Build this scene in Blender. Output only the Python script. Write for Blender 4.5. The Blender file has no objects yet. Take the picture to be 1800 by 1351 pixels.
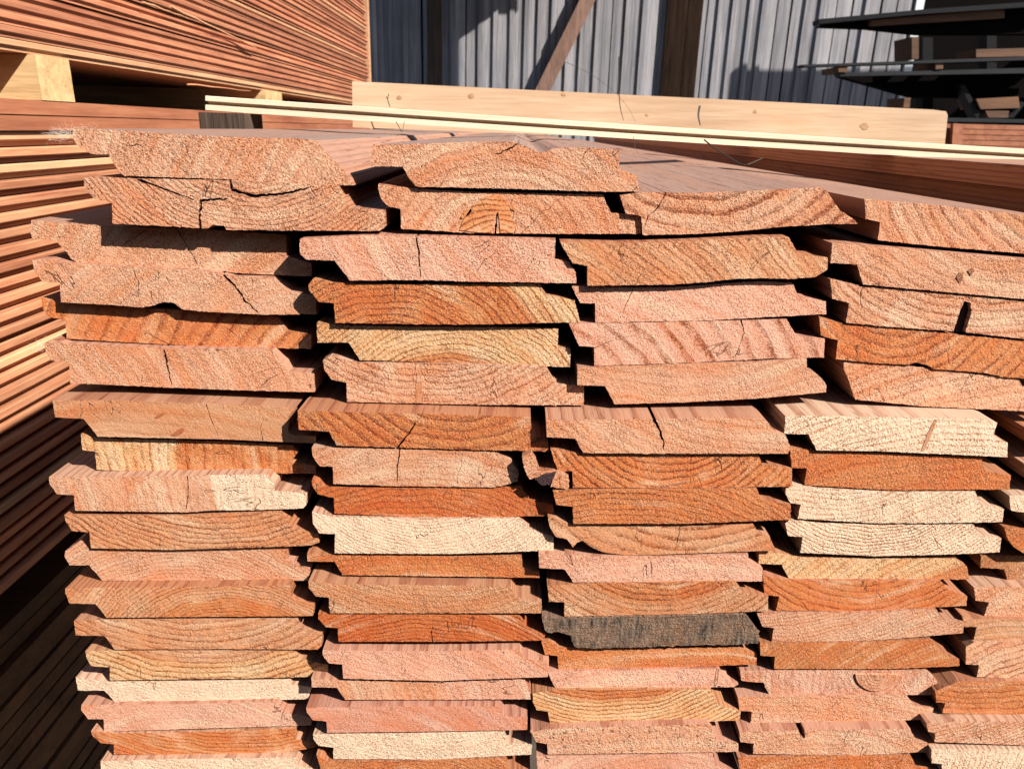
import bpy, math, random
import numpy as np
from mathutils import Vector, Matrix
from mathutils.geometry import tessellate_polygon, delaunay_2d_cdt
R = math.radians
random.seed(7)
sc = bpy.context.scene
COL = sc.collection

# ------------------------------------------------------------------ camera
F_PX, W_PX, H_PX = 1300.0, 1800.0, 1351.0
CAMZ = 1.30
CAM = Vector((0.0, -0.42, CAMZ))
ROT = Matrix.Rotation(R(90 - 19.0), 3, 'X') @ Matrix.Rotation(R(1.6), 3, 'Z')
cd = bpy.data.cameras.new('camera')
cam = bpy.data.objects.new('camera', cd)
COL.objects.link(cam)
cam.location = CAM
cam.rotation_euler = ROT.to_euler()
cd.sensor_width = 36.0
cd.lens = 36.0 * F_PX / W_PX
cd.clip_start = 0.01
cd.clip_end = 500
cd.dof.use_dof = True
cd.dof.focus_distance = 0.47
cd.dof.aperture_fstop = 22
sc.camera = cam

# ------------------------------------------------------------------ light
SUN = Vector((0.62, -0.42, 0.66)).normalized()
el = math.asin(SUN.z)
az = math.atan2(SUN.x, SUN.y)
w = bpy.data.worlds.new('World')
sc.world = w
w.use_nodes = True
nt = w.node_tree
bg = nt.nodes['Background']
sky = nt.nodes.new('ShaderNodeTexSky')
sky.sky_type = 'NISHITA'
sky.sun_disc = False
sky.sun_elevation = el
sky.sun_rotation = az
nt.links.new(sky.outputs['Color'], bg.inputs['Color'])
bg.inputs['Strength'].default_value = 0.05
sl = bpy.data.lights.new('sun', 'SUN')
sl.energy = 5.0
sl.angle = R(0.5)
sl.color = (1.0, 0.92, 0.82)
so = bpy.data.objects.new('sun', sl)
COL.objects.link(so)
so.location = (2, -2, 5)
so.rotation_euler = SUN.to_track_quat('Z', 'Y').to_euler()
sc.view_settings.view_transform = 'Standard'
sc.view_settings.look = 'None'
sc.view_settings.exposure = 1.44
sc.view_settings.gamma = 1.0


# ------------------------------------------------------------------ helpers
def ray(px, py):
    return ROT @ Vector(((px - W_PX / 2) / F_PX, -(py - H_PX / 2) / F_PX, -1.0))

def PY(px, py, Y):            # point of the plane y = Y seen at a pixel
    d = ray(px, py)
    return CAM + d * ((Y - CAM.y) / d.y)

def PXX(px, py, X):           # point of the plane x = X seen at a pixel
    d = ray(px, py)
    return CAM + d * ((X - CAM.x) / d.x)

def proj(p):
    l = ROT.transposed() @ (Vector(p)-CAM)
    return W_PX/2+F_PX*l.x/-l.z, H_PX/2-F_PX*l.y/-l.z

def tag(o, label=None, cat=None, group=None, kind=None):
    if label: o['label'] = label
    if cat: o['category'] = cat
    if group: o['group'] = group
    if kind: o['kind'] = kind
    return o

def mesh_obj(name, verts, faces, mats, parent=None, loc=(0, 0, 0), fm=None, rot=None):
    me = bpy.data.meshes.new(name)
    me.from_pydata([tuple(v) for v in verts], [], faces)
    for m in mats: me.materials.append(m)
    if fm:
        me.polygons.foreach_set('material_index', fm)
    me.update()
    o = bpy.data.objects.new(name, me)
    COL.objects.link(o)
    o.location = loc
    if rot: o.rotation_euler = rot
    if parent: o.parent = parent
    return o

def empty(name, loc=(0, 0, 0)):
    o = bpy.data.objects.new(name, None)
    COL.objects.link(o)
    o.location = loc
    return o

class MB:
    def __init__(s): s.v = []; s.f = []
    def box(s, a, b, mat=None):
        x0, y0, z0 = a; x1, y1, z1 = b
        n = len(s.v)
        c = [Vector(p) for p in ((x0,y0,z0),(x1,y0,z0),(x1,y1,z0),(x0,y1,z0),(x0,y0,z1),(x1,y0,z1),(x1,y1,z1),(x0,y1,z1))]
        if mat: c = [mat @ p for p in c]
        s.v += c
        s.f += [tuple(n + i for i in q) for q in ((0,3,2,1),(4,5,6,7),(0,1,5,4),(1,2,6,5),(2,3,7,6),(3,0,4,7))]
        return s
    def hexa(s, c):           # eight corners: bottom ring, top ring
        n = len(s.v); s.v += [Vector(p) for p in c]
        s.f += [tuple(n + i for i in q) for q in ((0,3,2,1),(4,5,6,7),(0,1,5,4),(1,2,6,5),(2,3,7,6),(3,0,4,7))]
        return s
    def tube(s, pts, r0, r1=None, k=5):
        r1 = r0 if r1 is None else r1
        pts = [Vector(p) for p in pts]
        base = len(s.v)
        for i, p in enumerate(pts):
            d = (pts[min(i+1, len(pts)-1)] - pts[max(i-1, 0)]).normalized()
            u = d.orthogonal().normalized(); v = d.cross(u)
            r = r0 + (r1 - r0) * i / max(1, len(pts)-1)
            for j in range(k):
                a = 2*math.pi*j/k
                s.v.append(p + (u*math.cos(a) + v*math.sin(a))*r)
        for i in range(len(pts)-1):
            for j in range(k):
                a = base+i*k+j; b = base+i*k+(j+1) % k
                s.f.append((a, b, b+k, a+k))
        s.f.append(tuple(base+j for j in range(k))[::-1])
        s.f.append(tuple(base+(len(pts)-1)*k+j for j in range(k)))
        return s
    def build(s, name, mat, parent=None, loc=(0,0,0)):
        return mesh_obj(name, s.v, s.f, [mat], parent, loc)


# ------------------------------------------------------------------ materials
class NT:
    def __init__(s, name):
        s.m = bpy.data.materials.new(name); s.m.use_nodes = True
        s.t = s.m.node_tree; s.n = s.t.nodes; s.b = s.n['Principled BSDF']
    def new(s, t, **kw):
        o = s.n.new(t)
        for k, v in kw.items(): setattr(o, k, v)
        return o
    def put(s, sock, v):
        if isinstance(v, bpy.types.NodeSocket): s.t.links.new(v, sock)
        elif v is not None: sock.default_value = v
    def math(s, op, a, b=None, c=None, clamp=False):
        o = s.new('ShaderNodeMath', operation=op, use_clamp=clamp)
        s.put(o.inputs[0], a)
        if b is not None: s.put(o.inputs[1], b)
        if c is not None: s.put(o.inputs[2], c)
        return o.outputs[0]
    def vm(s, op, a, b=None):
        o = s.new('ShaderNodeVectorMath', operation=op)
        s.put(o.inputs[0], a)
        if b is not None: s.put(o.inputs[1], b)
        return o.outputs['Value'] if op == 'LENGTH' else o.outputs[0]
    def noise(s, vec, scale, detail=3, rough=0.55, dist=0.0, color=False):
        o = s.new('ShaderNodeTexNoise')
        s.put(o.inputs['Vector'], vec)
        o.inputs['Scale'].default_value = scale
        o.inputs['Detail'].default_value = detail
        o.inputs['Roughness'].default_value = rough
        o.inputs['Distortion'].default_value = dist
        return o.outputs['Color'] if color else o.outputs['Fac']
    def mapr(s, v, a, b, c=0.0, d=1.0, smooth=True):
        o = s.new('ShaderNodeMapRange')
        if smooth: o.interpolation_type = 'SMOOTHSTEP'
        s.put(o.inputs['Value'], v)
        s.put(o.inputs['From Min'], a); s.put(o.inputs['From Max'], b)
        s.put(o.inputs['To Min'], c); s.put(o.inputs['To Max'], d)
        return o.outputs['Result']
    def mix(s, f, a, b, blend='MIX'):
        o = s.new('ShaderNodeMix', data_type='RGBA', blend_type=blend)
        s.put(o.inputs[0], f)
        s.put(o.inputs[6], a if isinstance(a, bpy.types.NodeSocket) else (*a, 1))
        s.put(o.inputs[7], b if isinstance(b, bpy.types.NodeSocket) else (*b, 1))
        return o.outputs[2]
    def gray(s, v):
        o = s.new('ShaderNodeCombineColor')
        for i in range(3): s.put(o.inputs[i], v)
        return o.outputs[0]
    def attr(s, name, out='Fac'):
        o = s.new('ShaderNodeAttribute', attribute_type='OBJECT', attribute_name=name)
        return o.outputs[out]
    def bump(s, h, dist, strength=1.0, normal=None):
        o = s.new('ShaderNodeBump')
        s.put(o.inputs['Height'], h)
        s.put(o.inputs['Distance'], dist)
        s.put(o.inputs['Strength'], strength)
        if normal is not None: s.put(o.inputs['Normal'], normal)
        return o.outputs[0]
    def combine(s, x, y, z):
        o = s.new('ShaderNodeCombineXYZ')
        s.put(o.inputs[0], x); s.put(o.inputs[1], y); s.put(o.inputs[2], z)
        return o.outputs[0]

def wood_common(t, ygrain):
    """millimetre coordinates, ring value and ring colour, all from the log's own growth rings"""
    tc = t.new('ShaderNodeTexCoord')
    mm = t.vm('MULTIPLY', tc.outputs['Object'], (1000, 1000, 1000))
    seed = t.attr('seed')
    sv = t.combine(seed, seed, seed)
    base = t.vm('ADD', t.vm('MULTIPLY', mm, (1, ygrain, 1)), sv)
    d1 = t.vm('SUBTRACT', t.noise(base, 0.035, 3, 0.5, color=True), (0.5, 0.5, 0.5))
    d2 = t.vm('SUBTRACT', t.noise(base, 0.35, 2, 0.5, color=True), (0.5, 0.5, 0.5))
    p = t.vm('ADD', mm, t.vm('MULTIPLY', d1, (8, 0, 8)))
    p = t.vm('ADD', p, t.vm('MULTIPLY', d2, (1.0, 0, 1.0)))
    p = t.vm('SUBTRACT', p, t.attr('rc', 'Vector'))
    p = t.vm('MULTIPLY', p, (1, 0, 1))
    r = t.vm('LENGTH', p)
    ph = t.math('DIVIDE', r, t.attr('rs'))
    fr = t.math('FRACT', ph)
    cell = t.math('FLOOR', ph)
    wn = t.new('ShaderNodeTexWhiteNoise', noise_dimensions='1D')
    t.put(wn.inputs['W'], t.math('ADD', cell, seed))
    ringrnd = wn.outputs['Value']
    up = t.mapr(fr, 0.45, 0.88)
    dn = t.mapr(fr, 0.90, 1.0, 1.0, 0.0)
    late = t.math('MULTIPLY', up, dn)
    late = t.math('MULTIPLY', late, t.math('MULTIPLY_ADD', ringrnd, 0.6, 0.6), clamp=True)
    sp_ = t.new('ShaderNodeSeparateXYZ'); t.put(sp_.inputs[0], p)
    t.ang = t.math('ARCTAN2', sp_.outputs[2], sp_.outputs[0])
    return mm, base, r, late, ringrnd, seed

def end_grain():
    t = NT('sawn end grain')
    mm, base, r, late, rr, seed = wood_common(t, 1.0)
    heart = t.mapr(t.math('SUBTRACT', r, t.attr('rh')), -3.0, 3.0, 1.0, 0.0)
    blot = t.noise(base, 0.045, 4, 0.6)
    heart2 = t.math('MULTIPLY', heart, t.mapr(blot, 0.25, 0.52, 0.55, 1.0))
    col = t.mix(heart2, t.attr('cb', 'Color'), t.attr('ca', 'Color'))
    # latewood bands: darker, redder
    ringcol = t.mix(1.0, col, (0.46, 0.27, 0.16), 'MULTIPLY')
    brk = t.mapr(t.noise(base, 0.09, 3, 0.6), 0.35, 0.62)
    dash = t.mapr(t.noise(t.vm('ADD', base, (19, 3, 40)), 0.75, 2, 0.6), 0.36, 0.56, 0.25, 1.25)
    rf = t.math('MULTIPLY', t.math('MULTIPLY', late, t.attr('rk')), t.math('MULTIPLY_ADD', brk, 0.65, 0.35), clamp=True)
    rf = t.math('MULTIPLY', rf, t.math('MULTIPLY', dash, 1.35), clamp=True)
    col = t.mix(rf, col, ringcol)
    # pinkish or yellowish clouds
    b2 = t.noise(t.vm('ADD', base, (31, 7, 3)), 0.028, 3, 0.6)
    pale0 = t.new('ShaderNodeSeparateColor'); t.put(pale0.inputs[0], col)
    pf0 = t.mapr(pale0.outputs[2], 0.16, 0.25, 1.0, 0.2)
    col = t.mix(t.math('MULTIPLY', pf0, t.mapr(b2, 0.35, 0.7, 0.0, 0.6)), col, t.mix(1.0, col, (1.0, 0.74, 0.56), 'MULTIPLY'))
    pale = t.new('ShaderNodeSeparateColor'); t.put(pale.inputs[0], col)
    pf = t.mapr(pale.outputs[2], 0.16, 0.25, 1.0, 0.25)
    bands = t.noise(t.combine(t.math('MULTIPLY', r, 0.11), seed, t.math('MULTIPLY', t.ang, 1.5)), 1.0, 3, 0.6)
    col = t.mix(t.math('MULTIPLY', t.mapr(bands, 0.42, 0.70, 0.0, 0.75), pf), col, t.mix(1.0, col, (0.95, 0.68, 0.48), 'MULTIPLY'))
    col = t.mix(t.mapr(bands, 0.46, 0.30, 0.0, 0.40), col, (0.60, 0.43, 0.29))
    # drying checks that follow the rays
    cn = t.noise(t.combine(t.math('MULTIPLY', t.ang, t.math('MULTIPLY', t.vm('LENGTH', t.attr('rc', 'Vector')), 0.05)), t.math('MULTIPLY', r, 0.012), seed), 1.0, 3, 0.6)
    ck = t.mapr(t.math('ABSOLUTE', t.math('SUBTRACT', cn, 0.5)), 0.0, 0.0075, 1.0, 0.0)
    cmask = t.mapr(t.noise(t.vm('ADD', base, (91, 3, 15)), 0.04, 2, 0.5), 0.56, 0.62)
    ck = t.math('MULTIPLY', ck, cmask)
    col = t.mix(t.math('MULTIPLY', ck, 0.8), col, (0.10, 0.03, 0.014))
    # torn fibres: grains about a millimetre across
    dv = t.vm('MULTIPLY', t.vm('SUBTRACT', t.noise(base, 0.9, 2, 0.5, color=True), (0.5,0.5,0.5)), (1.6,1.6,1.6))
    gp = t.vm('ADD', base, dv)
    g1 = t.noise(gp, 1.15, 4, 0.75)
    g2 = t.noise(t.vm('MULTIPLY', base, (1.0, 1, 1.4)), 2.1, 3, 0.7)
    vo = t.new('ShaderNodeTexVoronoi'); vo.feature = 'F1'
    t.put(vo.inputs['Vector'], gp); vo.inputs['Scale'].default_value = 1.2
    cellh = t.mapr(vo.outputs['Distance'], 0.0, 0.75, 1.0, 0.0)
    gran = t.math('ADD', t.math('MULTIPLY', g1, 0.75), t.math('MULTIPLY', cellh, 0.45))
    rough = t.math('MULTIPLY', t.attr('rough'), t.mapr(t.noise(t.vm('ADD', base, (71, 3, 5)), 0.05, 3, 0.6), 0.34, 0.62, 0.5, 1.25))
    dark = t.mapr(gran, 0.33, 0.50, 0.0, 1.0)
    shade = t.math('MULTIPLY_ADD', dark, 0.42, 0.66)
    shade = t.math('ADD', shade, t.math('MULTIPLY_ADD', g2, 0.30, -0.13))
    speck = t.mapr(t.noise(t.vm('ADD', base, (9, 9, 9)), 1.45, 2, 0.6), 0.33, 0.47, 1.0, 0.0)
    torn = t.mapr(t.noise(t.vm('ADD', base, (3, 49, 9)), 0.62, 3, 0.7), 0.40, 0.27, 0.0, 1.0)
    col = t.mix(t.math('MULTIPLY', t.math('MULTIPLY', torn, rough), 0.55, clamp=True), col, t.mix(1.0, col, (0.55, 0.30, 0.18), 'MULTIPLY'))
    lite = t.mapr(t.noise(t.vm('ADD', base, (59, 9, 29)), 1.1, 2, 0.6), 0.52, 0.70, 0.0, 1.0)
    col = t.mix(t.math('MULTIPLY', t.math('MULTIPLY', speck, rough), 0.95, clamp=True), col, t.mix(1.0, col, (0.42, 0.23, 0.13), 'MULTIPLY'))
    col = t.mix(t.math('MULTIPLY', t.math('MULTIPLY', lite, rough), 0.55, clamp=True), col, t.mix(0.45, t.mix(1.0, col, (1.35, 1.45, 1.5), 'MULTIPLY'), (0.66, 0.48, 0.34)))
    shade = t.math('MULTIPLY_ADD', t.math('SUBTRACT', shade, 1.0), 0.62, 1.0)
    col = t.mix(rough, col, t.mix(1.0, col, t.gray(shade), 'MULTIPLY'))
    # saw marks
    sepx = t.new('ShaderNodeSeparateXYZ'); t.put(sepx.inputs[0], mm)
    sw = t.math('ADD', t.math('MULTIPLY', sepx.outputs[0], 0.86), t.math('MULTIPLY', sepx.outputs[2], 0.5))
    swn = t.noise(t.combine(sw, seed, 0.0), 0.42, 2, 0.6)
    col = t.mix(0.45, col, t.mix(1.0, col, t.gray(t.math('MULTIPLY_ADD', swn, 0.9, 0.55)), 'MULTIPLY'))
    # resin specks and torn-out pits
    pn = t.noise(t.vm('ADD', base, (5, 9, 77)), 0.42, 3, 0.65)
    thr = t.math('MULTIPLY_ADD', t.attr('pit'), -0.20, 0.80)
    pit = t.mapr(pn, thr, t.math('ADD', thr, 0.05))
    col = t.mix(t.math('MULTIPLY', pit, 0.8), col, (0.11, 0.025, 0.010))
    # grey mould
    col = t.mix(t.math('MULTIPLY', t.attr('mould'), t.mapr(t.noise(base, 0.07, 4, 0.7), 0.36, 0.66, 1.0, 0.25)), col,
                t.mix(t.mapr(t.noise(t.vm('MULTIPLY', base, (1, 1, 0.15)), 0.5, 4, 0.7), 0.30, 0.72), (0.016, 0.012, 0.011), (0.20, 0.14, 0.10)))
    t.put(t.b.inputs['Base Color'], col)
    t.b.inputs['Roughness'].default_value = 0.8
    t.b.inputs['Specular IOR Level'].default_value = 0.25
    h = t.math('ADD', t.math('MULTIPLY', gran, 0.55), t.math('MULTIPLY', g2, 0.55))
    h = t.math('ADD', h, t.math('MULTIPLY', t.math('MULTIPLY', late, t.attr('rk')), -0.5))
    h = t.math('SUBTRACT', h, t.math('MULTIPLY', ck, 1.2))
    h = t.math('SUBTRACT', h, t.math('MULTIPLY', pit, 1.6))
    h = t.math('SUBTRACT', h, t.math('MULTIPLY', speck, 0.5))
    h = t.math('ADD', h, t.math('MULTIPLY', swn, 0.5))
    h = t.math('ADD', h, t.math('MULTIPLY', t.noise(base, 0.16, 2, 0.5), 0.35))
    nb = t.bump(h, t.math('MULTIPLY', rough, 0.00038))
    t.put(t.b.inputs['Normal'], nb)
    return t.m

def planed():
    t = NT('planed larch side')
    mm, base, r, late, rr, seed = wood_common(t, 0.02)
    col = t.mix(0.55, t.attr('cb', 'Color'), t.attr('ca', 'Color'))
    col = t.mix(1.0, col, (0.55, 0.49, 0.47), 'MULTIPLY')
    rf = t.math('MULTIPLY', late, 0.75)
    col = t.mix(rf, col, t.mix(1.0, col, (0.60, 0.36, 0.25), 'MULTIPLY'))
    fine = t.noise(t.vm('MULTIPLY', mm, (1, 0.03, 1)), 0.9, 4, 0.7)
    col = t.mix(0.7, col, t.mix(1.0, col, t.gray(t.math('MULTIPLY_ADD', fine, 0.9, 0.55)), 'MULTIPLY'))
    geo = t.new('ShaderNodeNewGeometry')
    sep = t.new('ShaderNodeSeparateXYZ'); t.put(sep.inputs[0], geo.outputs['Normal'])
    upf = t.mapr(sep.outputs[2], 0.5, 0.9)
    cl = t.mapr(t.noise(t.vm('MULTIPLY', base, (1, 1.0, 1)), 0.03, 4, 0.65), 0.28, 0.62, 0.55, 1.0)
    gf = t.math('MULTIPLY', t.math('MULTIPLY', upf, t.attr('grey')), cl)
    greyc = t.mix(fine, (0.105, 0.070, 0.058), (0.27, 0.185, 0.15))
    col = t.mix(gf, col, greyc)
    fl = t.mapr(t.noise(t.vm('MULTIPLY', base, (1, 2.2, 1)), 0.30, 4, 0.75), 0.56, 0.66)
    col = t.mix(t.math('MULTIPLY', fl, 0.7), col, t.mix(1.0, col, (0.42, 0.24, 0.17), 'MULTIPLY'))
    t.put(t.b.inputs['Base Color'], col)
    t.b.inputs['Roughness'].default_value = 0.62
    t.b.inputs['Specular IOR Level'].default_value = 0.3
    h = t.math('ADD', fine, t.math('MULTIPLY', late, 0.7))
    t.put(t.b.inputs['Normal'], t.bump(h, 0.00030))
    return t.m

def stripe_wood(name, c1, c2, axis=(1, 0.03, 1), scale=30.0, rough=0.65, knots=None, island=0.25, bump=0.0004, blotch=0.0, blotchcol=(0.03,0.03,0.03)):
    """long-grained timber; each separate piece gets its own shade"""
    t = NT(name)
    tc = t.new('ShaderNodeTexCoord')
    geo = t.new('ShaderNodeNewGeometry')
    oi = t.new('ShaderNodeObjectInfo')
    rnd = t.math('FRACT', t.math('ADD', geo.outputs['Random Per Island'], oi.outputs['Random']))
    off = t.math('MULTIPLY', rnd, 13.0)
    v = t.vm('ADD', tc.outputs['Object'], t.combine(off, off, off))
    sv = t.vm('MULTIPLY', v, axis)
    n1 = t.noise(sv, scale, 5, 0.65, 0.6)
    n2 = t.noise(sv, scale*6, 3, 0.7)
    n3 = t.noise(v, scale*0.12, 3, 0.6)
    f = t.mapr(t.math('ADD', t.math('MULTIPLY', n1, 0.7), t.math('MULTIPLY', n2, 0.3)), 0.32, 0.68)
    col = t.mix(f, c1, c2)
    sh = t.math('MULTIPLY_ADD', rnd, island*2, 1.0 - island)
    sh = t.math('MULTIPLY', sh, t.math('MULTIPLY_ADD', n3, 0.6, 0.7))
    col = t.mix(1.0, col, t.gray(sh), 'MULTIPLY')
    if blotch:
        col = t.mix(t.mapr(t.noise(v, scale*0.3, 5, 0.7), 0.50, 0.72, 0.0, blotch), col, blotchcol)
    if knots:
        vo = t.new('ShaderNodeTexVoronoi'); vo.feature = 'F1'
        t.put(vo.inputs['Vector'], t.vm('MULTIPLY', v, knots[1])); vo.inputs['Scale'].default_value = knots[0]
        k = t.mapr(vo.outputs['Distance'], 0.03, 0.13, 1.0, 0.0)
        col = t.mix(t.math('MULTIPLY', k, 0.75), col, knots[2])
    t.put(t.b.inputs['Base Color'], col)
    t.b.inputs['Roughness'].default_value = rough
    t.b.inputs['Specular IOR Level'].default_value = 0.3
    t.put(t.b.inputs['Normal'], t.bump(t.math('ADD', n1, n2), bump))
    return t.m

def plain(name, col, rough=0.6, metal=0.0, nscale=8.0, var=0.4, spec=0.3):
    t = NT(name)
    tc = t.new('ShaderNodeTexCoord')
    n = t.noise(tc.outputs['Object'], nscale, 5, 0.65)
    c = t.mix(n, tuple(x*(1-var) for x in col), tuple(x*(1+var) for x in col))
    t.put(t.b.inputs['Base Color'], c)
    t.b.inputs['Roughness'].default_value = rough
    t.b.inputs['Metallic'].default_value = metal
    t.b.inputs['Specular IOR Level'].default_value = spec
    t.put(t.b.inputs['Normal'], t.bump(n, 0.002))
    return t.m

M_END = end_grain()
M_SIDE = planed()
M_EDGE = stripe_wood('larch board edges', (0.25, 0.085, 0.040), (0.46, 0.22, 0.118), (1, 0.05, 1), 60, island=0.30)
M_EDGEU = stripe_wood('dull red board edges', (0.20, 0.066, 0.034), (0.38, 0.165, 0.088), (1, 0.05, 1), 60, island=0.22)
M_EDGEP = stripe_wood('pale sapwood edges', (0.32, 0.16, 0.08), (0.43, 0.25, 0.14), (1, 0.05, 1), 60, island=0.15)
M_REDTOP = stripe_wood('red brown board', (0.1872, 0.0576, 0.0288), (0.3024, 0.1224, 0.0612), (1, 0.06, 1), 40, island=0.1)
M_ORANGE = stripe_wood('orange larch side', (0.4464, 0.1584, 0.0576), (0.576, 0.2592, 0.108), (1, 0.04, 1), 40, island=0.12)
M_PINE = stripe_wood('pale pine plank', (0.38, 0.25, 0.150), (0.52, 0.39, 0.275), (0.06, 1, 1), 26, island=0.05, rough=0.7,
                     blotch=0.18, blotchcol=(0.42, 0.24, 0.10))  # brown blotches mixed into the plank colour
M_STRIP = stripe_wood('pine strip', (0.55, 0.43, 0.31), (0.63, 0.53, 0.41), (0.04, 1, 1), 40, island=0.04, rough=0.6)
M_BLOCK = stripe_wood('pine bearer', (0.288, 0.18, 0.0792), (0.4752, 0.3312, 0.1728), (0.1, 1, 1), 50, island=0.1)
M_BARN = stripe_wood('weathered grey plank', (0.10, 0.102, 0.118), (0.245, 0.238, 0.252), (1, 1, 0.035), 16, island=0.16, rough=0.8, bump=0.004,
                     knots=(1.0, (7.0, 1.0, 1.1), (0.10, 0.10, 0.11)))
M_POST = stripe_wood('brown timber post', (0.0252, 0.01584, 0.01152), (0.0792, 0.0504, 0.036), (1, 1, 0.06), 18, island=0.1, rough=0.8, bump=0.003)
M_DPOST = stripe_wood('dark stained post', (0.006, 0.004, 0.003), (0.026, 0.015, 0.010), (1, 1, 0.06), 18, island=0.1, rough=0.85, bump=0.003)
M_DPOST.node_tree.nodes['Principled BSDF'].inputs['Specular IOR Level'].default_value = 0.03
M_BRACE = stripe_wood('brown brace', (0.1008, 0.054, 0.0396), (0.1944, 0.1152, 0.0864), (1, 1, 0.2), 14, island=0.05, rough=0.8, bump=0.003)
M_BLACK = plain('black coated metal', (0.005, 0.0055, 0.007), 0.5, 0.0, 5, spec=0.12)
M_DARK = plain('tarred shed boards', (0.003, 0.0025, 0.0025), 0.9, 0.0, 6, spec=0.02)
M_RAIL = plain('dark grey steel rail', (0.012, 0.013, 0.016), 0.6, 0.0, 5, spec=0.15)
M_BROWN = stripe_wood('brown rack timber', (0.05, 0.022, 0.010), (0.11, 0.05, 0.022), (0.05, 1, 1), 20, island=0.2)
M_GROUND = plain('trodden yard gravel', (0.05, 0.038, 0.028), 0.95, 0.0, 18, 0.5)
M_FLUFF = plain('wood fibre', (0.5, 0.42, 0.36), 0.9, 0.0, 5, 0.1)
M_GRASS = plain('dry stem', (0.035, 0.03, 0.02), 0.7, 0.0, 5, 0.2)
M_WHITE = plain('white painted corner', (0.5, 0.53, 0.55), 0.5, 0.0, 5, 0.1)
M_CASTER = plain('grey shadow caster', (0.12, 0.12, 0.13), 0.7, 0.0, 5, 0.2)

# ------------------------------------------------------------------ setting
g = MB(); g.v = [Vector((-60, -60, 0)), Vector((60, -60, 0)), Vector((60, 90, 0)), Vector((-60, 90, 0))]; g.f = [(0, 1, 2, 3)]
tag(g.build('ground', M_GROUND), kind='structure')

# ------------------------------------------------------------------ the boards seen end on
TONES = {  # albedo
    'pink':   (0.72, 0.40, 0.29), 'peach': (0.70, 0.39, 0.25), 'cream': (0.86, 0.65, 0.48),
    'yellow': (0.75, 0.49, 0.27),  'orange': (0.60, 0.225, 0.078), 'deep': (0.54, 0.155, 0.042),
    'brown':  (0.46, 0.22, 0.10),  'rose':  (0.65, 0.325, 0.235),   'tan':  (0.63, 0.33, 0.18), 'grey': (0.30, 0.20, 0.14),
}
TONES = {k_: tuple(c_*0.72 for c_ in v_) for k_, v_ in TONES.items()}
LEN = 3.4

def resample(pts, step):
    """pts: list of (x, z, smooth_x, smooth_z); returns evenly split ring with corners kept"""
    out = []
    n = len(pts)
    for i in range(n):
        a, b = pts[i], pts[(i+1) % n]
        L = math.hypot(b[0]-a[0], b[1]-a[1])
        k = max(1, int(round(L/step)))
        for j in range(k):
            f = j/k
            out.append(tuple(a[q]*(1-f)+b[q]*f for q in range(4)))
    return out

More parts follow.
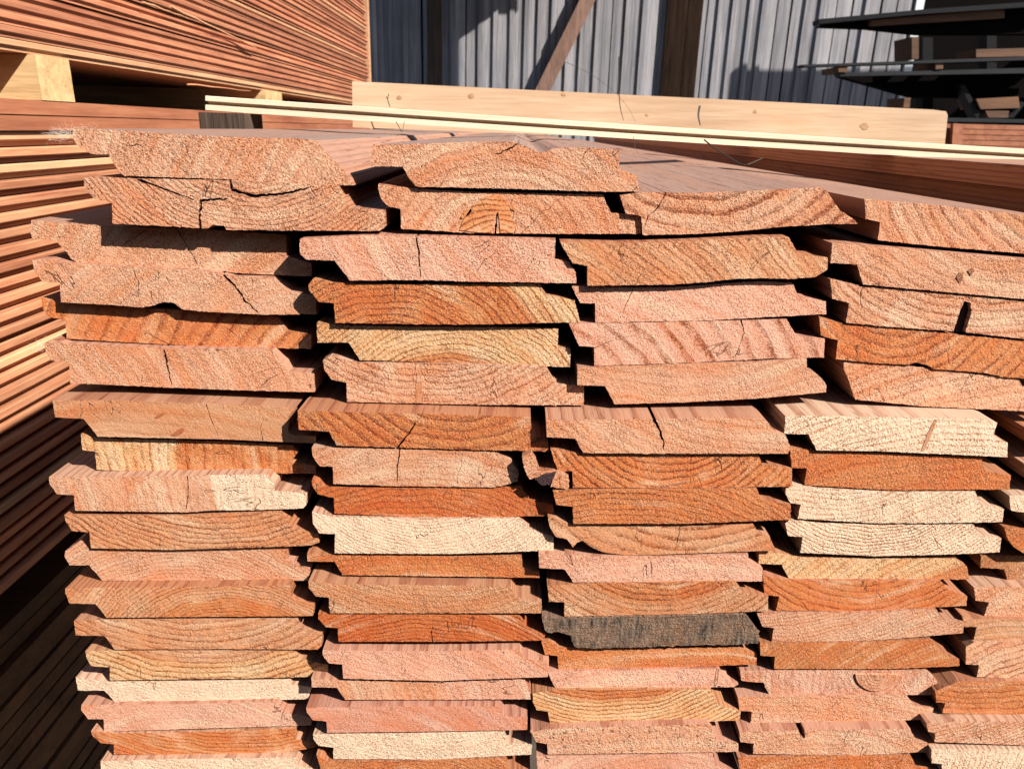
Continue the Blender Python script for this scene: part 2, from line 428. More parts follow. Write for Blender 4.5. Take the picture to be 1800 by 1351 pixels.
def board_mesh(outline, slits, Y, jit, rng, length=LEN, chip=1.0):
    """outline and slits in photo pixels; returns centre, verts, faces, material index"""
    P = [PY(x, y, Y) for x, y in outline]
    cx = sum(p.x for p in P)/len(P); cz = sum(p.z for p in P)/len(P)
    c = Vector((cx, Y, cz))
    pts = [(p.x-cx, p.z-cz, p.x-cx, p.z-cz) for p in P]
    for (sp, wpx) in slits:
        q = [PY(x, y, Y) for x, y in sp]
        q = [(a.x-cx, a.z-cz) for a in q]
        hw = wpx/2*1.35e-4*2.8
        keep = [p_ for p_ in pts if math.hypot(p_[0]-q[0][0], p_[1]-q[0][1]) > hw*1.6 or p_[0] != p_[2]]
        if len(keep) >= 4: pts = keep
        best = None
        for i in range(len(pts)):
            a, b = pts[i], pts[(i+1) % len(pts)]
            dx, dz = b[0]-a[0], b[1]-a[1]
            L2 = dx*dx+dz*dz
            if L2 < 1e-10: continue
            f = max(0.02, min(0.98, ((q[0][0]-a[0])*dx+(q[0][1]-a[1])*dz)/L2))
            px, pz = a[0]+dx*f, a[1]+dz*f
            d = math.hypot(px-q[0][0], pz-q[0][1])
            if best is None or d < best[0]: best = (d, i, f, px, pz, math.sqrt(L2), dx, dz)
        _, i, f, px, pz, L, dx, dz = best
        ux, uz = dx/L, dz/L
        h0 = min(hw, L*0.35*min(f, 1-f)*2 if L*min(f, 1-f) < hw*1.5 else hw)
        path = [(px, pz)] + q[1:]
        fine = [path[0]]
        for k in range(1, len(path)):
            m = max(1, int(math.hypot(path[k][0]-path[k-1][0], path[k][1]-path[k-1][1])/0.0017))
            for j in range(1, m+1):
                fx = path[k-1][0]+(path[k][0]-path[k-1][0])*j/m
                fz = path[k-1][1]+(path[k][1]-path[k-1][1])*j/m
                e = 0.00035 if not (k == len(path)-1 and j == m) else 0
                fine.append((fx+rng.uniform(-e, e), fz+rng.uniform(-e, e)))
        go, back = [], []
        N = len(fine)
        for k, (fx, fz) in enumerate(fine[:-1]):
            wv = h0*(1-0.55*k/N)*rng.uniform(0.75, 1.25)
            if k == 0:
                go.append((fx-ux*wv, fz-uz*wv, fx-ux*1e-5, fz-uz*1e-5)); back.append((fx+ux*wv, fz+uz*wv, fx+ux*1e-5, fz+uz*1e-5)); continue
            tx, tz = fine[k+1][0]-fine[k-1][0], fine[k+1][1]-fine[k-1][1]
            tl = math.hypot(tx, tz) or 1; tx /= tl; tz /= tl
            nx, nz = -tz, tx
            # keep the first side on the side the outline arrives from
            if k == 1: side = 1 if (nx*(-ux)+nz*(-uz)) > 0 else -1
            go.append((fx+nx*wv*side, fz+nz*wv*side, fx+nx*1e-5*side, fz+nz*1e-5*side))
            back.append((fx-nx*wv*side, fz-nz*wv*side, fx-nx*1e-5*side, fz-nz*1e-5*side))
        tip = (*fine[-1], *fine[-1])
        pts = pts[:i+1] + go + [tip] + back[::-1] + pts[i+1:]
    ring = resample(pts, 0.0014)
    n = len(ring)
    # ragged sawn edge
    ph = [rng.uniform(0, 6.28) for _ in range(6)]
    fr = []
    for i in range(n):
        a, b, d = ring[i-1], ring[i], ring[(i+1) % n]
        tx, tz = d[0]-a[0], d[1]-a[1]; tl = math.hypot(tx, tz) or 1
        nx, nz = tz/tl, -tx/tl
        j = rng.gauss(0, 0.5) + 0.25*math.sin(i*0.9+ph[0]) + 0.15*math.sin(i*0.31+ph[1])
        if rng.random() < 0.05*chip: j += rng.uniform(-2.0, 1.0)
        fr.append((b[0]+nx*j*jit, b[1]+nz*j*jit))
    mid = [(b[0], b[1]) for b in ring]
    far = [(b[2], b[3]) for b in ring]
    verts = [Vector((x, 0, z)) for x, z in fr]
    verts += [Vector((x, 0.0035, z)) for x, z in mid]
    verts += [Vector((x, 0.25, z)) for x, z in [((m[0]+2*f[0])/3, (m[1]+2*f[1])/3) for m, f in zip(mid, far)]]
    verts += [Vector((x, length, z)) for x, z in far]
    # fill the front: a rough sheet of small facets, torn by the saw
    area = sum(fr[i][0]*fr[(i+1) % n][1]-fr[(i+1) % n][0]*fr[i][1] for i in range(n))
    faces, fm = [], []
    step = 0.00085
    arr = np.array(fr)
    x0, z0 = arr.min(0); x1, z1 = arr.max(0)
    gx, gz = np.meshgrid(np.arange(x0, x1, step), np.arange(z0, z1, step))
    nrg = np.random.RandomState(rng.randrange(10**6))
    gx = (gx+nrg.uniform(-.42, .42, gx.shape)*step).ravel(); gz = (gz+nrg.uniform(-.42, .42, gz.shape)*step).ravel()
    ax, az = arr[:, 0], arr[:, 1]; bx, bz = np.roll(ax, -1), np.roll(az, -1)
    inside = np.zeros(len(gx), bool); near = np.full(len(gx), 9.0)
    for i in range(n):
        cond = (az[i] > gz) != (bz[i] > gz)
        if az[i] != bz[i]:
            xi = ax[i]+(gz-az[i])*(bx[i]-ax[i])/(bz[i]-az[i])
            inside ^= cond & (gx < xi)
        near = np.minimum(near, (gx-ax[i])**2+(gz-az[i])**2)
    ok = inside & (near > (0.45*step)**2)
    ip = list(zip(gx[ok], gz[ok]))
    allp = [Vector(p) for p in fr]+[Vector(p) for p in ip]
    ov, oe, of, origv, _, _ = delaunay_2d_cdt(allp, [], [list(range(n))] if area > 0 else [list(range(n))[::-1]], 1, 1e-7)
    base = 4*n
    relief = 0.000055*chip
    cap = []
    ndisp = nrg.normal(0, 1, len(ov))
    for q, (p, og) in enumerate(zip(ov, origv)):
        edge = any(t_ < n for t_ in og)
        low = math.sin(p.x*260+ph[2])*0.6+math.sin(p.x*610+p.y*900+ph[3])*0.5
        cap.append(Vector((p.x, 0 if edge else (ndisp[q]*relief+low*relief*0.7), p.y)))
    for t in of:
        t = list(t)
        a, b, d = (ov[k] for k in t[:3])
        if (b.x-a.x)*(d.y-a.y)-(b.y-a.y)*(d.x-a.x) < 0: t = t[::-1]
        faces.append(tuple(base+k for k in t)); fm.append(0)
    faces.append(tuple(range(3*n, 4*n))[::-1] if area > 0 else tuple(range(3*n, 4*n))); fm.append(0)
    for lay in range(3):
        for i in range(n):
            j = (i+1) % n
            a, b = lay*n+i, lay*n+j
            q = (a, b, b+n, a+n)
            if area > 0: q = q[::-1]
            faces.append(q); fm.append(1)
    verts += cap
    return c, verts, faces, fm

def set_props(o, c, ring, sp, rk, rh, ta, tb, seed, rough=1.0, pit=0.15, grey=0.3, mould=0.0, var=0.06, rng=random):
    q = PY(ring[0], ring[1], c.y)
    o['rc'] = [(q.x-c.x)*1000, 0.0, (q.z-c.z)*1000]
    e = PY(ring[0]+10, ring[1], c.y)
    k = (e-q).length*100.0           # mm per pixel there
    fx, fy = proj(c)
    k2 = (q-c).length*1000/max(1.0, math.hypot(ring[0]-fx, ring[1]-fy))
    k = 0.33
    o['rs'] = sp*k
    o['rk'] = rk
    o['rh'] = rh*k2
    v = 1+rng.uniform(-var, var)
    o['ca'] = [x*v for x in TONES[ta]]
    o['cb'] = [x*v for x in TONES[tb]]
    o['seed'] = float(seed)
    o['rough'] = rough; o['pit'] = pit; o['grey'] = grey; o['mould'] = mould

ORD = ['', 'topmost', 'second from the top', 'third from the top', 'fourth from the top', 'fifth from the top', 'sixth from the top',
       'seventh from the top', 'eighth from the top', 'ninth from the top', 'tenth from the top', 'eleventh from the top',
       'twelfth from the top', 'thirteenth from the top', 'fourteenth from the top', 'fifteenth from the top',
       'sixteenth from the top', 'seventeenth from the top', 'lowest visible']
COLN = ['', 'leftmost column', 'second column', 'third column', 'fourth column', 'rightmost cut-off column']

# col, row, offset mm towards the viewer, look, ring centre px, ring spacing px, ring contrast, heartwood radius px, tones, outline, slits, extras
B = []
def bd(*a, **k): B.append((a, k))

# ---- leftmost column
bd(1,1,0,'thick peach pink board with fluffy left lip', (803,525),13,.25,9999,'peach','peach',
 [(128,226),(187,228),(333,237),(433,242),(520,243),(556,247),(578,272),(600,295),(615,315),(621,326),(593,326),(500,323),(400,315),(220,309),(210,303),(200,287),(190,272),(160,271),(145,262),(133,253),(128,240)],
 grey=1.0, pit=.1, rough=1.15)
bd(1,2,1,'peach board with long black curved crack', (420,120),8,.75,9999,'peach','tan',
 [(148,313),(160,311),(233,314),(333,316),(467,318),(520,323),(595,326),(605,345),(615,366),(676,370),(675,400),(667,406),(500,405),(398,404),(394,397),(373,396),(366,402),(333,400),(198,393),(197,357),(182,353),(167,350),(157,340),(148,325)],
 [([(352,403),(350,378),(354,352),(402,349)],4.5),([(238,313),(290,333),(325,345),(343,352)],4.2),([(404,316),(408,334),(440,344),(490,342),(545,330)],5)], rough=1.1)
bd(1,3,-8,'dull pink board lying shaded under its neighbour', (700,820),16,.25,9999,'peach','tan',
 [(55,387),(100,391),(197,397),(350,403),(503,413),(504,450),(547,463),(548,486),(420,480),(350,472),(140,464),(125,455),(117,443),(97,422),(57,420),(51,403)],
 [([(262,398),(238,416),(218,430)],1.2),([(310,398),(330,435),(349,467)],2)], pit=.3, grey=.6)
bd(1,4,-4,'pink board split by a diagonal crack', (700,1100),14,.15,9999,'peach','pink',
 [(57,457),(83,455),(127,463),(350,475),(383,478),(413,486),(480,487),(510,512),(555,520),(556,552),(462,553),(350,547),(320,543),(305,532),(287,531),(265,538),(247,540),(213,537),(107,531),(105,497),(75,495),(60,477)],
 [([(390,478),(412,502),(430,528),(455,550)],5)], pit=.12)
bd(1,5,-9,'strong orange board with slanting stripes', (900,980),26,.7,9999,'orange','peach',
 [(72,523),(107,533),(233,540),(320,545),(455,555),(490,557),(505,580),(547,588),(547,613),(350,608),(233,602),(117,595),(115,563),(83,556),(75,540)],
 [([(298,607),(270,592),(250,580)],1.4)], rough=.8, pit=.15)
bd(1,6,-3,'pale pink board with jagged crack', (-200,900),18,.25,9999,'peach','pink',
 [(78,603),(90,596),(115,604),(267,611),(480,615),(492,633),(507,653),(553,656),(553,689),(400,685),(300,681),(123,673),(122,637),(90,633),(80,617)],
 [([(288,611),(293,640),(298,660),(302,680)],4)], pit=.15)
bd(1,7,7,'smooth pinkish orange board with brown flecks', (330,1400),22,.2,9999,'tan','peach',
 [(92,703),(200,703),(370,709),(520,716),(507,731),(507,760),(513,764),(555,766),(555,779),(400,772),(172,767),(160,752),(147,736),(97,733)],
 [([(362,708),(370,735),(384,766)],1.6),([(462,774),(458,752),(464,732)],1)], rough=.55, pit=.22)
bd(1,8,4,'board with yellow left half and orange right half', (900,800),17,.6,590,'orange','yellow',
 [(142,762),(165,768),(172,770),(300,773),(400,776),(515,783),(523,795),(512,812),(555,818),(555,833),(547,832),(333,830),(170,825),(167,793),(145,791),(143,773)],
 [([(345,829),(334,812),(329,800)],1.4)], rough=.9)
bd(1,9,12,'board with pink left and cream right end', (-400,900),16,.25,775,'peach','cream',
 [(86,838),(160,838),(327,837),(400,834),(470,833),(483,848),(483,862),(540,866),(538,887),(533,893),(450,896),(367,897),(327,900),(132,897),(130,870),(100,868),(87,850)],
 [([(329,837),(331,865),(326,896)],2.6)], rough=.85, pit=.1)
bd(1,10,12,'orange brown board with smile shaped rings', (340,640),11,1.0,9999,'tan','orange',
 [(113,905),(180,906),(327,905),(420,901),(493,898),(505,912),(513,928),(560,937),(561,953),(547,958),(500,960),(300,966),(160,963),(157,935),(127,933),(115,915)], rough=.8)
bd(1,11,10,'pink board with fine arched rings', (350,1210),8,.45,9999,'peach','pink',
 [(115,968),(135,955),(160,965),(333,964),(507,962),(505,983),(545,998),(542,1020),(400,1019),(180,1020),(168,1006),(157,993),(122,993),(113,977)], rough=.8)
bd(1,12,17,'tan board with orange heart and bright left lip', (420,1230),7,.7,200,'orange','tan',
 [(115,1034),(180,1032),(350,1030),(510,1028),(512,1050),(553,1060),(550,1082),(400,1083),(187,1085),(178,1073),(168,1061),(122,1060),(115,1042)], rough=.6)
bd(1,13,16,'orange pink board with deep curved rings', (300,830),15,.8,9999,'tan','peach',
 [(130,1091),(187,1088),(350,1087),(523,1086),(524,1103),(567,1110),(565,1137),(558,1141),(400,1140),(202,1141),(193,1129),(183,1117),(133,1116)], rough=.75)
bd(1,14,15,'yellowish tan board continuing the curved rings above', (300,830),13,.9,340,'tan','yellow',
 [(150,1144),(203,1142),(350,1142),(517,1143),(527,1157),(577,1168),(576,1180),(547,1189),(400,1192),(193,1195),(193,1172),(160,1170),(152,1155)], rough=.75)
bd(1,15,14,'cream white board with fine straight grain', (350,800),9,.25,30,'cream','cream',
 [(133,1190),(160,1192),(182,1197),(350,1196),(510,1193),(512,1202),(547,1207),(543,1228),(400,1232),(205,1237),(195,1225),(183,1213),(137,1213)], rough=.85, pit=.05)
bd(1,16,17,'pink board with smooth face', (350,1500),10,.2,9999,'pink','peach',
 [(143,1238),(180,1238),(350,1236),(490,1232),(500,1252),(548,1260),(547,1274),(350,1280),(183,1285),(182,1263),(155,1263),(143,1248)], rough=.8)
bd(1,17,18,'patchy board mixing orange and peach squares', (350,900),9,.7,9999,'orange','cream',
 [(160,1284),(200,1288),(350,1286),(520,1279),(517,1297),(555,1305),(555,1312),(500,1323),(350,1326),(200,1325),(200,1307),(177,1305),(162,1292)], rough=.7)
bd(1,18,22,'pale board crossing the bottom edge', (350,1000),9,.3,9999,'cream','peach',
 [(177,1337),(300,1333),(520,1330),(525,1345),(560,1352),(560,1375),(200,1385),(198,1360),(178,1360)])

# ---- second column
bd(2,1,0,'pinkish board with chipped top edge', (880,560),14,.35,9999,'peach','pink',
 [(653,255),(733,253),(820,250),(902,248),(906,261),(933,261),(948,268),(960,267),(970,262),(987,259),(1040,260),(1088,263),(1088,297),(1120,308),(1123,337),(1060,337),(1000,335),(867,331),(730,328),(718,312),(708,293),(653,292)],
 [([(908,262),(880,269),(868,271)],2.5),([(772,330),(790,300),(830,282)],.7)], grey=1.0, rough=1.15, pit=.4)
bd(2,2,-2,'peach board with orange knot in the middle', (872,470),17,.45,60,'orange','peach',
 [(665,323),(687,326),(733,332),(817,337),(950,340),(1060,342),(1066,358),(1074,374),(1127,378),(1126,411),(1000,411),(833,410),(705,402),(704,367),(683,363),(670,350),(665,333)],
 [([(871,411),(872,390),(878,350)],2.6)], rough=1.05, pit=.35)
bd(2,3,6,'pink board with one vertical crack', (1150,100),14,.2,9999,'pink','peach',
 [(527,420),(640,414),(730,413),(833,418),(977,422),(975,455),(1000,460),(1013,480),(1013,498),(920,496),(833,495),(740,492),(615,493),(605,480),(588,458),(538,456),(527,447)],
 [([(732,413),(736,445),(740,491)],3.2)], pit=.3)
bd(2,4,4,'orange board with slanting rings and yellow left lip', (690,720),12,.9,290,'orange','yellow',
 [(542,500),(550,490),(583,497),(713,500),(830,499),(947,498),(960,517),(1010,528),(1019,563),(1019,566),(850,570),(733,570),(589,567),(587,533),(560,530),(543,510)], pit=.25)
bd(2,5,1,'yellow board with orange arch along its bottom', (790,780),9,.9,165,'orange','yellow',
 [(557,567),(617,572),(740,574),(867,575),(982,577),(980,607),(1003,613),(1002,645),(867,641),(733,635),(633,633),(613,602),(558,602)], pit=.1)
bd(2,6,2,'pale peach board with a brown vertical streak', (740,380),12,.6,9999,'peach','cream',
 [(568,632),(580,626),(627,637),(800,638),(960,643),(968,660),(977,675),(1027,678),(1026,712),(833,711),(700,708),(610,706),(609,672),(583,667),(570,650)],
 [([(736,710),(735,700),(737,690)],2)], pit=.45, rough=1.1)
bd(2,7,16,'dark orange board with a crooked crack', (800,560),19,.8,9999,'orange','tan',
 [(523,722),(583,723),(787,728),(933,733),(933,762),(963,775),(965,793),(867,791),(700,788),(592,783),(585,770),(578,758),(525,755)],
 [([(700,788),(712,770),(728,748),(730,738)],3.5)], pit=.35, grey=.2)
bd(2,8,15,'pale pink board with broken right end', (760,1100),13,.3,9999,'peach','cream',
 [(548,786),(600,787),(700,789),(800,790),(867,792),(897,808),(912,830),(910,845),(895,850),(883,854),(867,856),(700,854),(586,850),(585,820),(562,819),(550,803)],
 [([(703,788),(699,820),(698,851)],2.6)], rough=.8, pit=.12)
bd(2,9,14,'deep orange board with plain face', (740,1150),12,.5,9999,'deep','orange',
 [(549,841),(570,855),(640,857),(883,856),(915,854),(930,877),(973,887),(973,906),(850,908),(707,907),(588,902),(587,875),(558,868),(549,853)], rough=.85)
bd(2,10,15.5,'cream board with pink centre and fine rings', (745,740),7,.5,170,'peach','cream',
 [(549,899),(587,908),(720,910),(913,910),(930,930),(973,943),(973,967),(800,973),(588,972),(589,938),(562,937),(550,920)], rough=.85, pit=.08)
bd(2,11,14,'rough orange board with fuzzy face', (760,1400),12,.3,9999,'orange','tan',
 [(540,971),(560,974),(633,976),(800,977),(917,975),(918,997),(948,1005),(948,1015),(833,1013),(602,1010),(588,987),(540,986)], rough=1.1)
bd(2,12,21,'brownish board with small resin pits', (760,700),12,.4,9999,'tan','tan',
 [(542,1021),(600,1026),(713,1027),(897,1030),(907,1050),(952,1057),(952,1077),(800,1077),(580,1077),(578,1050),(555,1047),(543,1033)], pit=.6, rough=1.1)
bd(2,13,20,'deep orange board with flat arched rings', (760,1340),9,.8,9999,'deep','orange',
 [(559,1078),(700,1079),(913,1081),(927,1107),(958,1112),(957,1125),(780,1127),(595,1127),(594,1103),(573,1102),(560,1087)],
 [([(760,1127),(758,1112),(761,1098)],2)], rough=.85)
bd(2,14,24,'light pink board rough along its right half', (500,1700),12,.2,9999,'pink','peach',
 [(567,1142),(717,1144),(820,1143),(913,1141),(920,1157),(965,1162),(963,1189),(767,1196),(603,1192),(602,1167),(578,1165),(567,1150)], rough=.85, pit=.08)
bd(2,15,22,'peach board fading to dull pink on the right', (300,1300),14,.2,480,'peach','pink',
 [(547,1191),(600,1195),(767,1198),(910,1193),(922,1194),(935,1220),(935,1228),(750,1229),(607,1229),(592,1208),(548,1207)], rough=.95)
bd(2,16,26,'flat dusky pink board with smooth face', (600,1500),14,.15,9999,'rose','pink',
 [(538,1243),(640,1241),(733,1240),(880,1241),(885,1258),(927,1259),(927,1282),(750,1285),(575,1287),(574,1267),(550,1265),(539,1250)], rough=.6, pit=.05)
bd(2,17,25,'cream board with finely dotted face', (740,1000),9,.25,30,'cream','cream',
 [(550,1290),(575,1289),(700,1288),(887,1284),(890,1305),(935,1307),(934,1325),(767,1334),(586,1333),(586,1313),(560,1310),(551,1298)], pit=.05)
bd(2,18,26,'orange board crossing the bottom edge', (740,1500),9,.4,9999,'orange','tan',
 [(556,1325),(575,1337),(700,1338),(890,1332),(892,1352),(932,1355),(932,1375),(590,1380),(588,1360),(565,1355)])

# ---- third column
bd(3,1,0,'board with bold orange and pink smile rings', (1255,110),24,1.2,9999,'peach','orange',
 [(1090,343),(1127,338),(1170,343),(1227,339),(1333,335),(1423,330),(1440,329),(1455,337),(1466,355),(1477,370),(1503,387),(1507,393),(1450,394),(1383,398),(1283,408),(1200,412),(1130,413),(1127,380),(1100,375),(1092,350)],
 [([(1170,343),(1158,362),(1140,380),(1132,400)],1.6)], grey=.75, rough=1.0, pit=.12)
bd(3,2,8,'yellow brown spotted board with wavy bottom', (700,1000),12,.6,9999,'tan','orange',
 [(985,425),(1083,428),(1217,423),(1333,417),(1387,417),(1395,432),(1402,447),(1455,453),(1455,473),(1433,487),(1390,490),(1333,489),(1290,490),(1250,495),(1183,500),(1033,502),(1032,467),(1007,463),(992,440)], pit=.65, rough=.9)
bd(3,3,5,'pink board under the spotted wavy board', (700,1400),20,.15,9999,'pink','rose',
 [(1005,503),(1100,505),(1183,505),(1250,500),(1333,494),(1393,497),(1403,520),(1452,530),(1452,552),(1350,557),(1250,563),(1047,567),(1046,533),(1020,533)],
 [([(1115,505),(1105,525),(1093,555)],1.2)], rough=.85, pit=.15)
bd(3,4,5,'rose pink board with broad reddish arcs', (820,900),32,.8,9999,'pink','rose',
 [(1000,568),(1120,567),(1250,564),(1383,561),(1391,575),(1400,590),(1450,595),(1448,628),(1350,630),(1217,637),(1045,643),(1044,610),(1018,608)],
 [([(1303,563),(1308,585),(1300,608),(1290,631)],2),([(1045,612),(1085,595),(1150,580)],.8)], rough=.75, pit=.1)
bd(3,5,6,'plain peach pink board tilted up to the right', (1250,100),16,.25,9999,'peach','pink',
 [(1015,646),(1133,642),(1240,638),(1333,635),(1418,629),(1418,650),(1433,655),(1446,666),(1453,678),(1452,689),(1333,700),(1200,707),(1080,710),(1072,694),(1063,678),(1015,677)], rough=.85, pit=.08)
bd(3,6,22,'pale peach board with a wide dark split', (1400,300),15,.3,9999,'peach','peach',
 [(960,738),(1060,737),(1147,737),(1233,735),(1340,735),(1350,743),(1363,757),(1380,763),(1390,787),(1385,797),(1167,797),(1025,796),(1018,783),(1010,770),(961,768)],
 [([(1150,737),(1160,758),(1166,775),(1166,792)],4.5)], grey=.2, pit=.18)
bd(3,7,20,'orange board with striped pale right end', (1180,690),13,.95,9999,'orange','tan',
 [(968,790),(1033,797),(1200,798),(1333,798),(1340,817),(1392,823),(1392,855),(1200,857),(1007,857),(1006,828),(980,827)], rough=.85, pit=.15)
bd(3,8,21,'brown orange board with slanting fine rings', (1060,1300),11,.6,9999,'orange','tan',
 [(972,862),(1067,860),(1200,859),(1330,858),(1337,877),(1390,887),(1389,913),(1200,920),(1008,920),(1007,890),(978,887)], pit=.3)
bd(3,9,19,'tan board with broad curved rings and broken left end', (1230,690),21,.85,9999,'tan','peach',
 [(963,907),(985,914),(1007,922),(1200,923),(1323,919),(1333,937),(1353,942),(1363,967),(1333,968),(1133,975),(1097,975),(1060,970),(1045,964),(1033,957),(1023,950),(1014,953),(1007,962),(997,947),(985,945),(977,943),(967,927)],
 [([(1197,923),(1192,945),(1187,971)],1.6)], rough=.6, pit=.06)
bd(3,10,20,'salmon pink board with tiny dark flecks', (1150,1500),14,.15,9999,'pink','peach',
 [(947,973),(1033,977),(1167,978),(1315,973),(1315,988),(1340,998),(1340,1021),(1150,1022),(1008,1023),(993,1000),(948,998)], rough=.85, pit=.2)
bd(3,11,21,'bright orange board with bowl shaped heart and pale lip', (1170,880),12,.8,185,'orange','tan',
 [(962,1029),(1000,1027),(1100,1024),(1293,1021),(1305,1040),(1350,1048),(1350,1073),(1233,1078),(992,1083),(992,1058),(965,1057)], rough=.8, pit=.15)
bd(3,12,22,'blackened mouldy grey board', (1150,3000),9,.5,9999,'grey','grey',
 [(953,1087),(1067,1084),(1190,1082),(1310,1079),(1320,1093),(1333,1110),(1333,1130),(1280,1133),(1233,1133),(1140,1136),(1050,1139),(1010,1137),(1003,1117),(985,1110),(970,1112),(957,1107)], mould=1.0, rough=1.3, pit=0)
bd(3,13,19,'yellow orange board just under the blackened one', (1150,1700),10,.3,9999,'orange','tan',
 [(952,1127),(965,1125),(983,1137),(1100,1139),(1297,1137),(1330,1147),(1330,1167),(1150,1173),(982,1178),(980,1152),(958,1150)], rough=.8)
bd(3,14,21,'thin salmon pink board with even face', (1150,1700),14,.15,9999,'pink','pink',
 [(963,1180),(1100,1177),(1265,1174),(1272,1190),(1298,1202),(1290,1207),(1130,1208),(977,1209),(968,1194)], rough=.85, pit=.06)
bd(3,15,23,'yellow board with strong parallel smile rings', (1080,1000),9,1.1,232,'orange','yellow',
 [(936,1218),(975,1212),(1100,1211),(1250,1211),(1260,1237),(1302,1250),(1300,1265),(1133,1272),(967,1272),(963,1250),(943,1247),(937,1233)], rough=.7, pit=.05)
bd(3,16,28,'pink board torn with red pits', (1150,1900),14,.2,9999,'peach','pink',
 [(933,1286),(967,1280),(1100,1276),(1247,1272),(1260,1300),(1298,1305),(1298,1320),(1257,1321),(1100,1323),(963,1325),(962,1307),(943,1303)], pit=0.95, rough=1.3)
bd(3,17,28,'dusky pink board crossing the bottom edge', (1150,1500),14,.3,9999,'pink','rose',
 [(943,1328),(1100,1326),(1253,1323),(1256,1345),(1300,1355),(1300,1375),(970,1385),(968,1360),(945,1352)], rough=.7)

# ---- fourth column
bd(4,1,0,'light orange board whose top slopes down right', (1980,150),18,.6,330,'tan','peach',
 [(1520,350),(1633,359),(1793,377),(1880,387),(1905,420),(1960,430),(1965,462),(1793,445),(1633,432),(1543,422),(1548,390),(1522,385)], grey=.6, rough=1.0)
bd(4,2,7,'pale peach board with small brown knot', (1900,100),17,.4,9999,'peach','peach',
 [(1463,427),(1600,438),(1793,455),(1880,462),(1890,500),(1955,510),(1955,540),(1793,525),(1650,512),(1517,500),(1507,465),(1460,462)], pit=.3)
bd(4,3,6,'cream board with a black bark pocket', (1800,200),14,.75,9999,'peach','cream',
 [(1460,491),(1517,503),(1650,515),(1793,528),(1870,535),(1885,560),(1945,572),(1945,605),(1793,595),(1697,584),(1708,548),(1706,532),(1695,529),(1687,548),(1676,582),(1560,574),(1487,567),(1493,533),(1463,525)], pit=.1)
bd(4,4,5,'golden orange board with looping rings', (1590,480),19,.8,9999,'orange','tan',
 [(1440,558),(1483,569),(1590,577),(1700,590),(1795,598),(1870,606),(1885,635),(1940,645),(1940,676),(1765,662),(1729,655),(1640,648),(1628,641),(1612,637),(1596,641),(1540,638),(1469,631),(1473,598),(1443,590)], pit=.2)
bd(4,5,4,'pale pink board with blunt left end', (1700,1200),14,.35,9999,'peach','peach',
 [(1483,635),(1596,643),(1762,662),(1787,661),(1798,680),(1850,690),(1850,724),(1795,722),(1626,714),(1504,702),(1500,694),(1492,668),(1483,648)], pit=.25)
bd(4,6,21,'cream board with a thin brown vein', (1600,1300),12,.5,30,'cream','cream',
 [(1381,732),(1427,730),(1540,732),(1637,735),(1740,738),(1753,743),(1745,769),(1771,778),(1771,803),(1552,793),(1435,791),(1428,776),(1421,763),(1378,762)], pit=.08, grey=.15)
bd(4,7,19,'orange board with yellow right corner', (1560,1500),14,.3,9999,'orange','tan',
 [(1389,786),(1440,793),(1552,796),(1640,800),(1725,804),(1732,828),(1777,835),(1774,860),(1566,861),(1414,852),(1418,823),(1392,822)], pit=.15)
bd(4,8,19,'cream white board with wandering rings', (1500,600),10,.45,30,'cream','cream',
 [(1381,858),(1392,850),(1442,857),(1566,864),(1714,863),(1723,887),(1765,895),(1762,917),(1640,919),(1537,919),(1402,911),(1408,886),(1390,884),(1381,868)], pit=.05)
bd(4,9,18,'cream board with dotted bowl shaped rings', (1560,760),7,.9,30,'cream','cream',
 [(1380,920),(1389,912),(1442,919),(1560,921),(1711,921),(1723,940),(1760,946),(1757,970),(1670,974),(1537,977),(1407,971),(1411,943),(1386,942)], pit=.03)
bd(4,10,16,'pale yellow board turning orange to the right', (1760,1300),14,.5,330,'orange','yellow',
 [(1334,969),(1365,971),(1410,979),(1537,981),(1680,981),(1700,995),(1703,1018),(1540,1017),(1386,1016),(1374,992),(1334,990)], pit=.1)
bd(4,11,18,'red orange board with large bowl rings', (1540,860),13,.8,9999,'orange','rose',
 [(1341,1011),(1386,1019),(1508,1020),(1653,1020),(1668,1036),(1700,1048),(1699,1064),(1600,1069),(1508,1074),(1364,1072),(1370,1048),(1344,1045)],
 [([(1422,1072),(1408,1056),(1400,1050)],1.2)], rough=.65, pit=.15)
bd(4,12,20,'peach board with fine slanting dots', (1350,500),8,.5,9999,'peach','peach',
 [(1331,1078),(1508,1077),(1647,1071),(1653,1089),(1695,1091),(1693,1112),(1600,1120),(1508,1126),(1356,1127),(1361,1103),(1340,1101)], pit=.08)
bd(4,13,21,'brown orange board with stippled face', (1700,1400),9,.4,9999,'orange','brown',
 [(1336,1129),(1420,1129),(1508,1128),(1637,1123),(1650,1143),(1686,1158),(1686,1170),(1567,1175),(1361,1175),(1362,1153),(1337,1152)], rough=.8)
bd(4,14,20,'pink board with a round knot', (1540,1188),13,.35,9999,'pink','peach',
 [(1301,1178),(1359,1177),(1500,1177),(1629,1177),(1647,1196),(1649,1213),(1635,1221),(1508,1219),(1352,1220),(1342,1199),(1303,1196)], pit=.15)
bd(4,15,22,'peach board with a bright right lip', (1300,1700),10,.3,9999,'peach','pink',
 [(1297,1225),(1400,1222),(1508,1221),(1592,1220),(1606,1238),(1641,1244),(1640,1263),(1537,1268),(1319,1270),(1322,1250),(1300,1248)], pit=.1)
bd(4,16,29,'peach board with a dark red knot hole', (1420,1500),12,.3,9999,'peach','pink',
 [(1300,1285),(1419,1282),(1600,1280),(1612,1303),(1646,1305),(1637,1321),(1600,1322),(1508,1327),(1324,1324),(1325,1306),(1301,1303)],
 [([(1409,1282),(1412,1292),(1414,1298)],11)], pit=.55, rough=1.1)
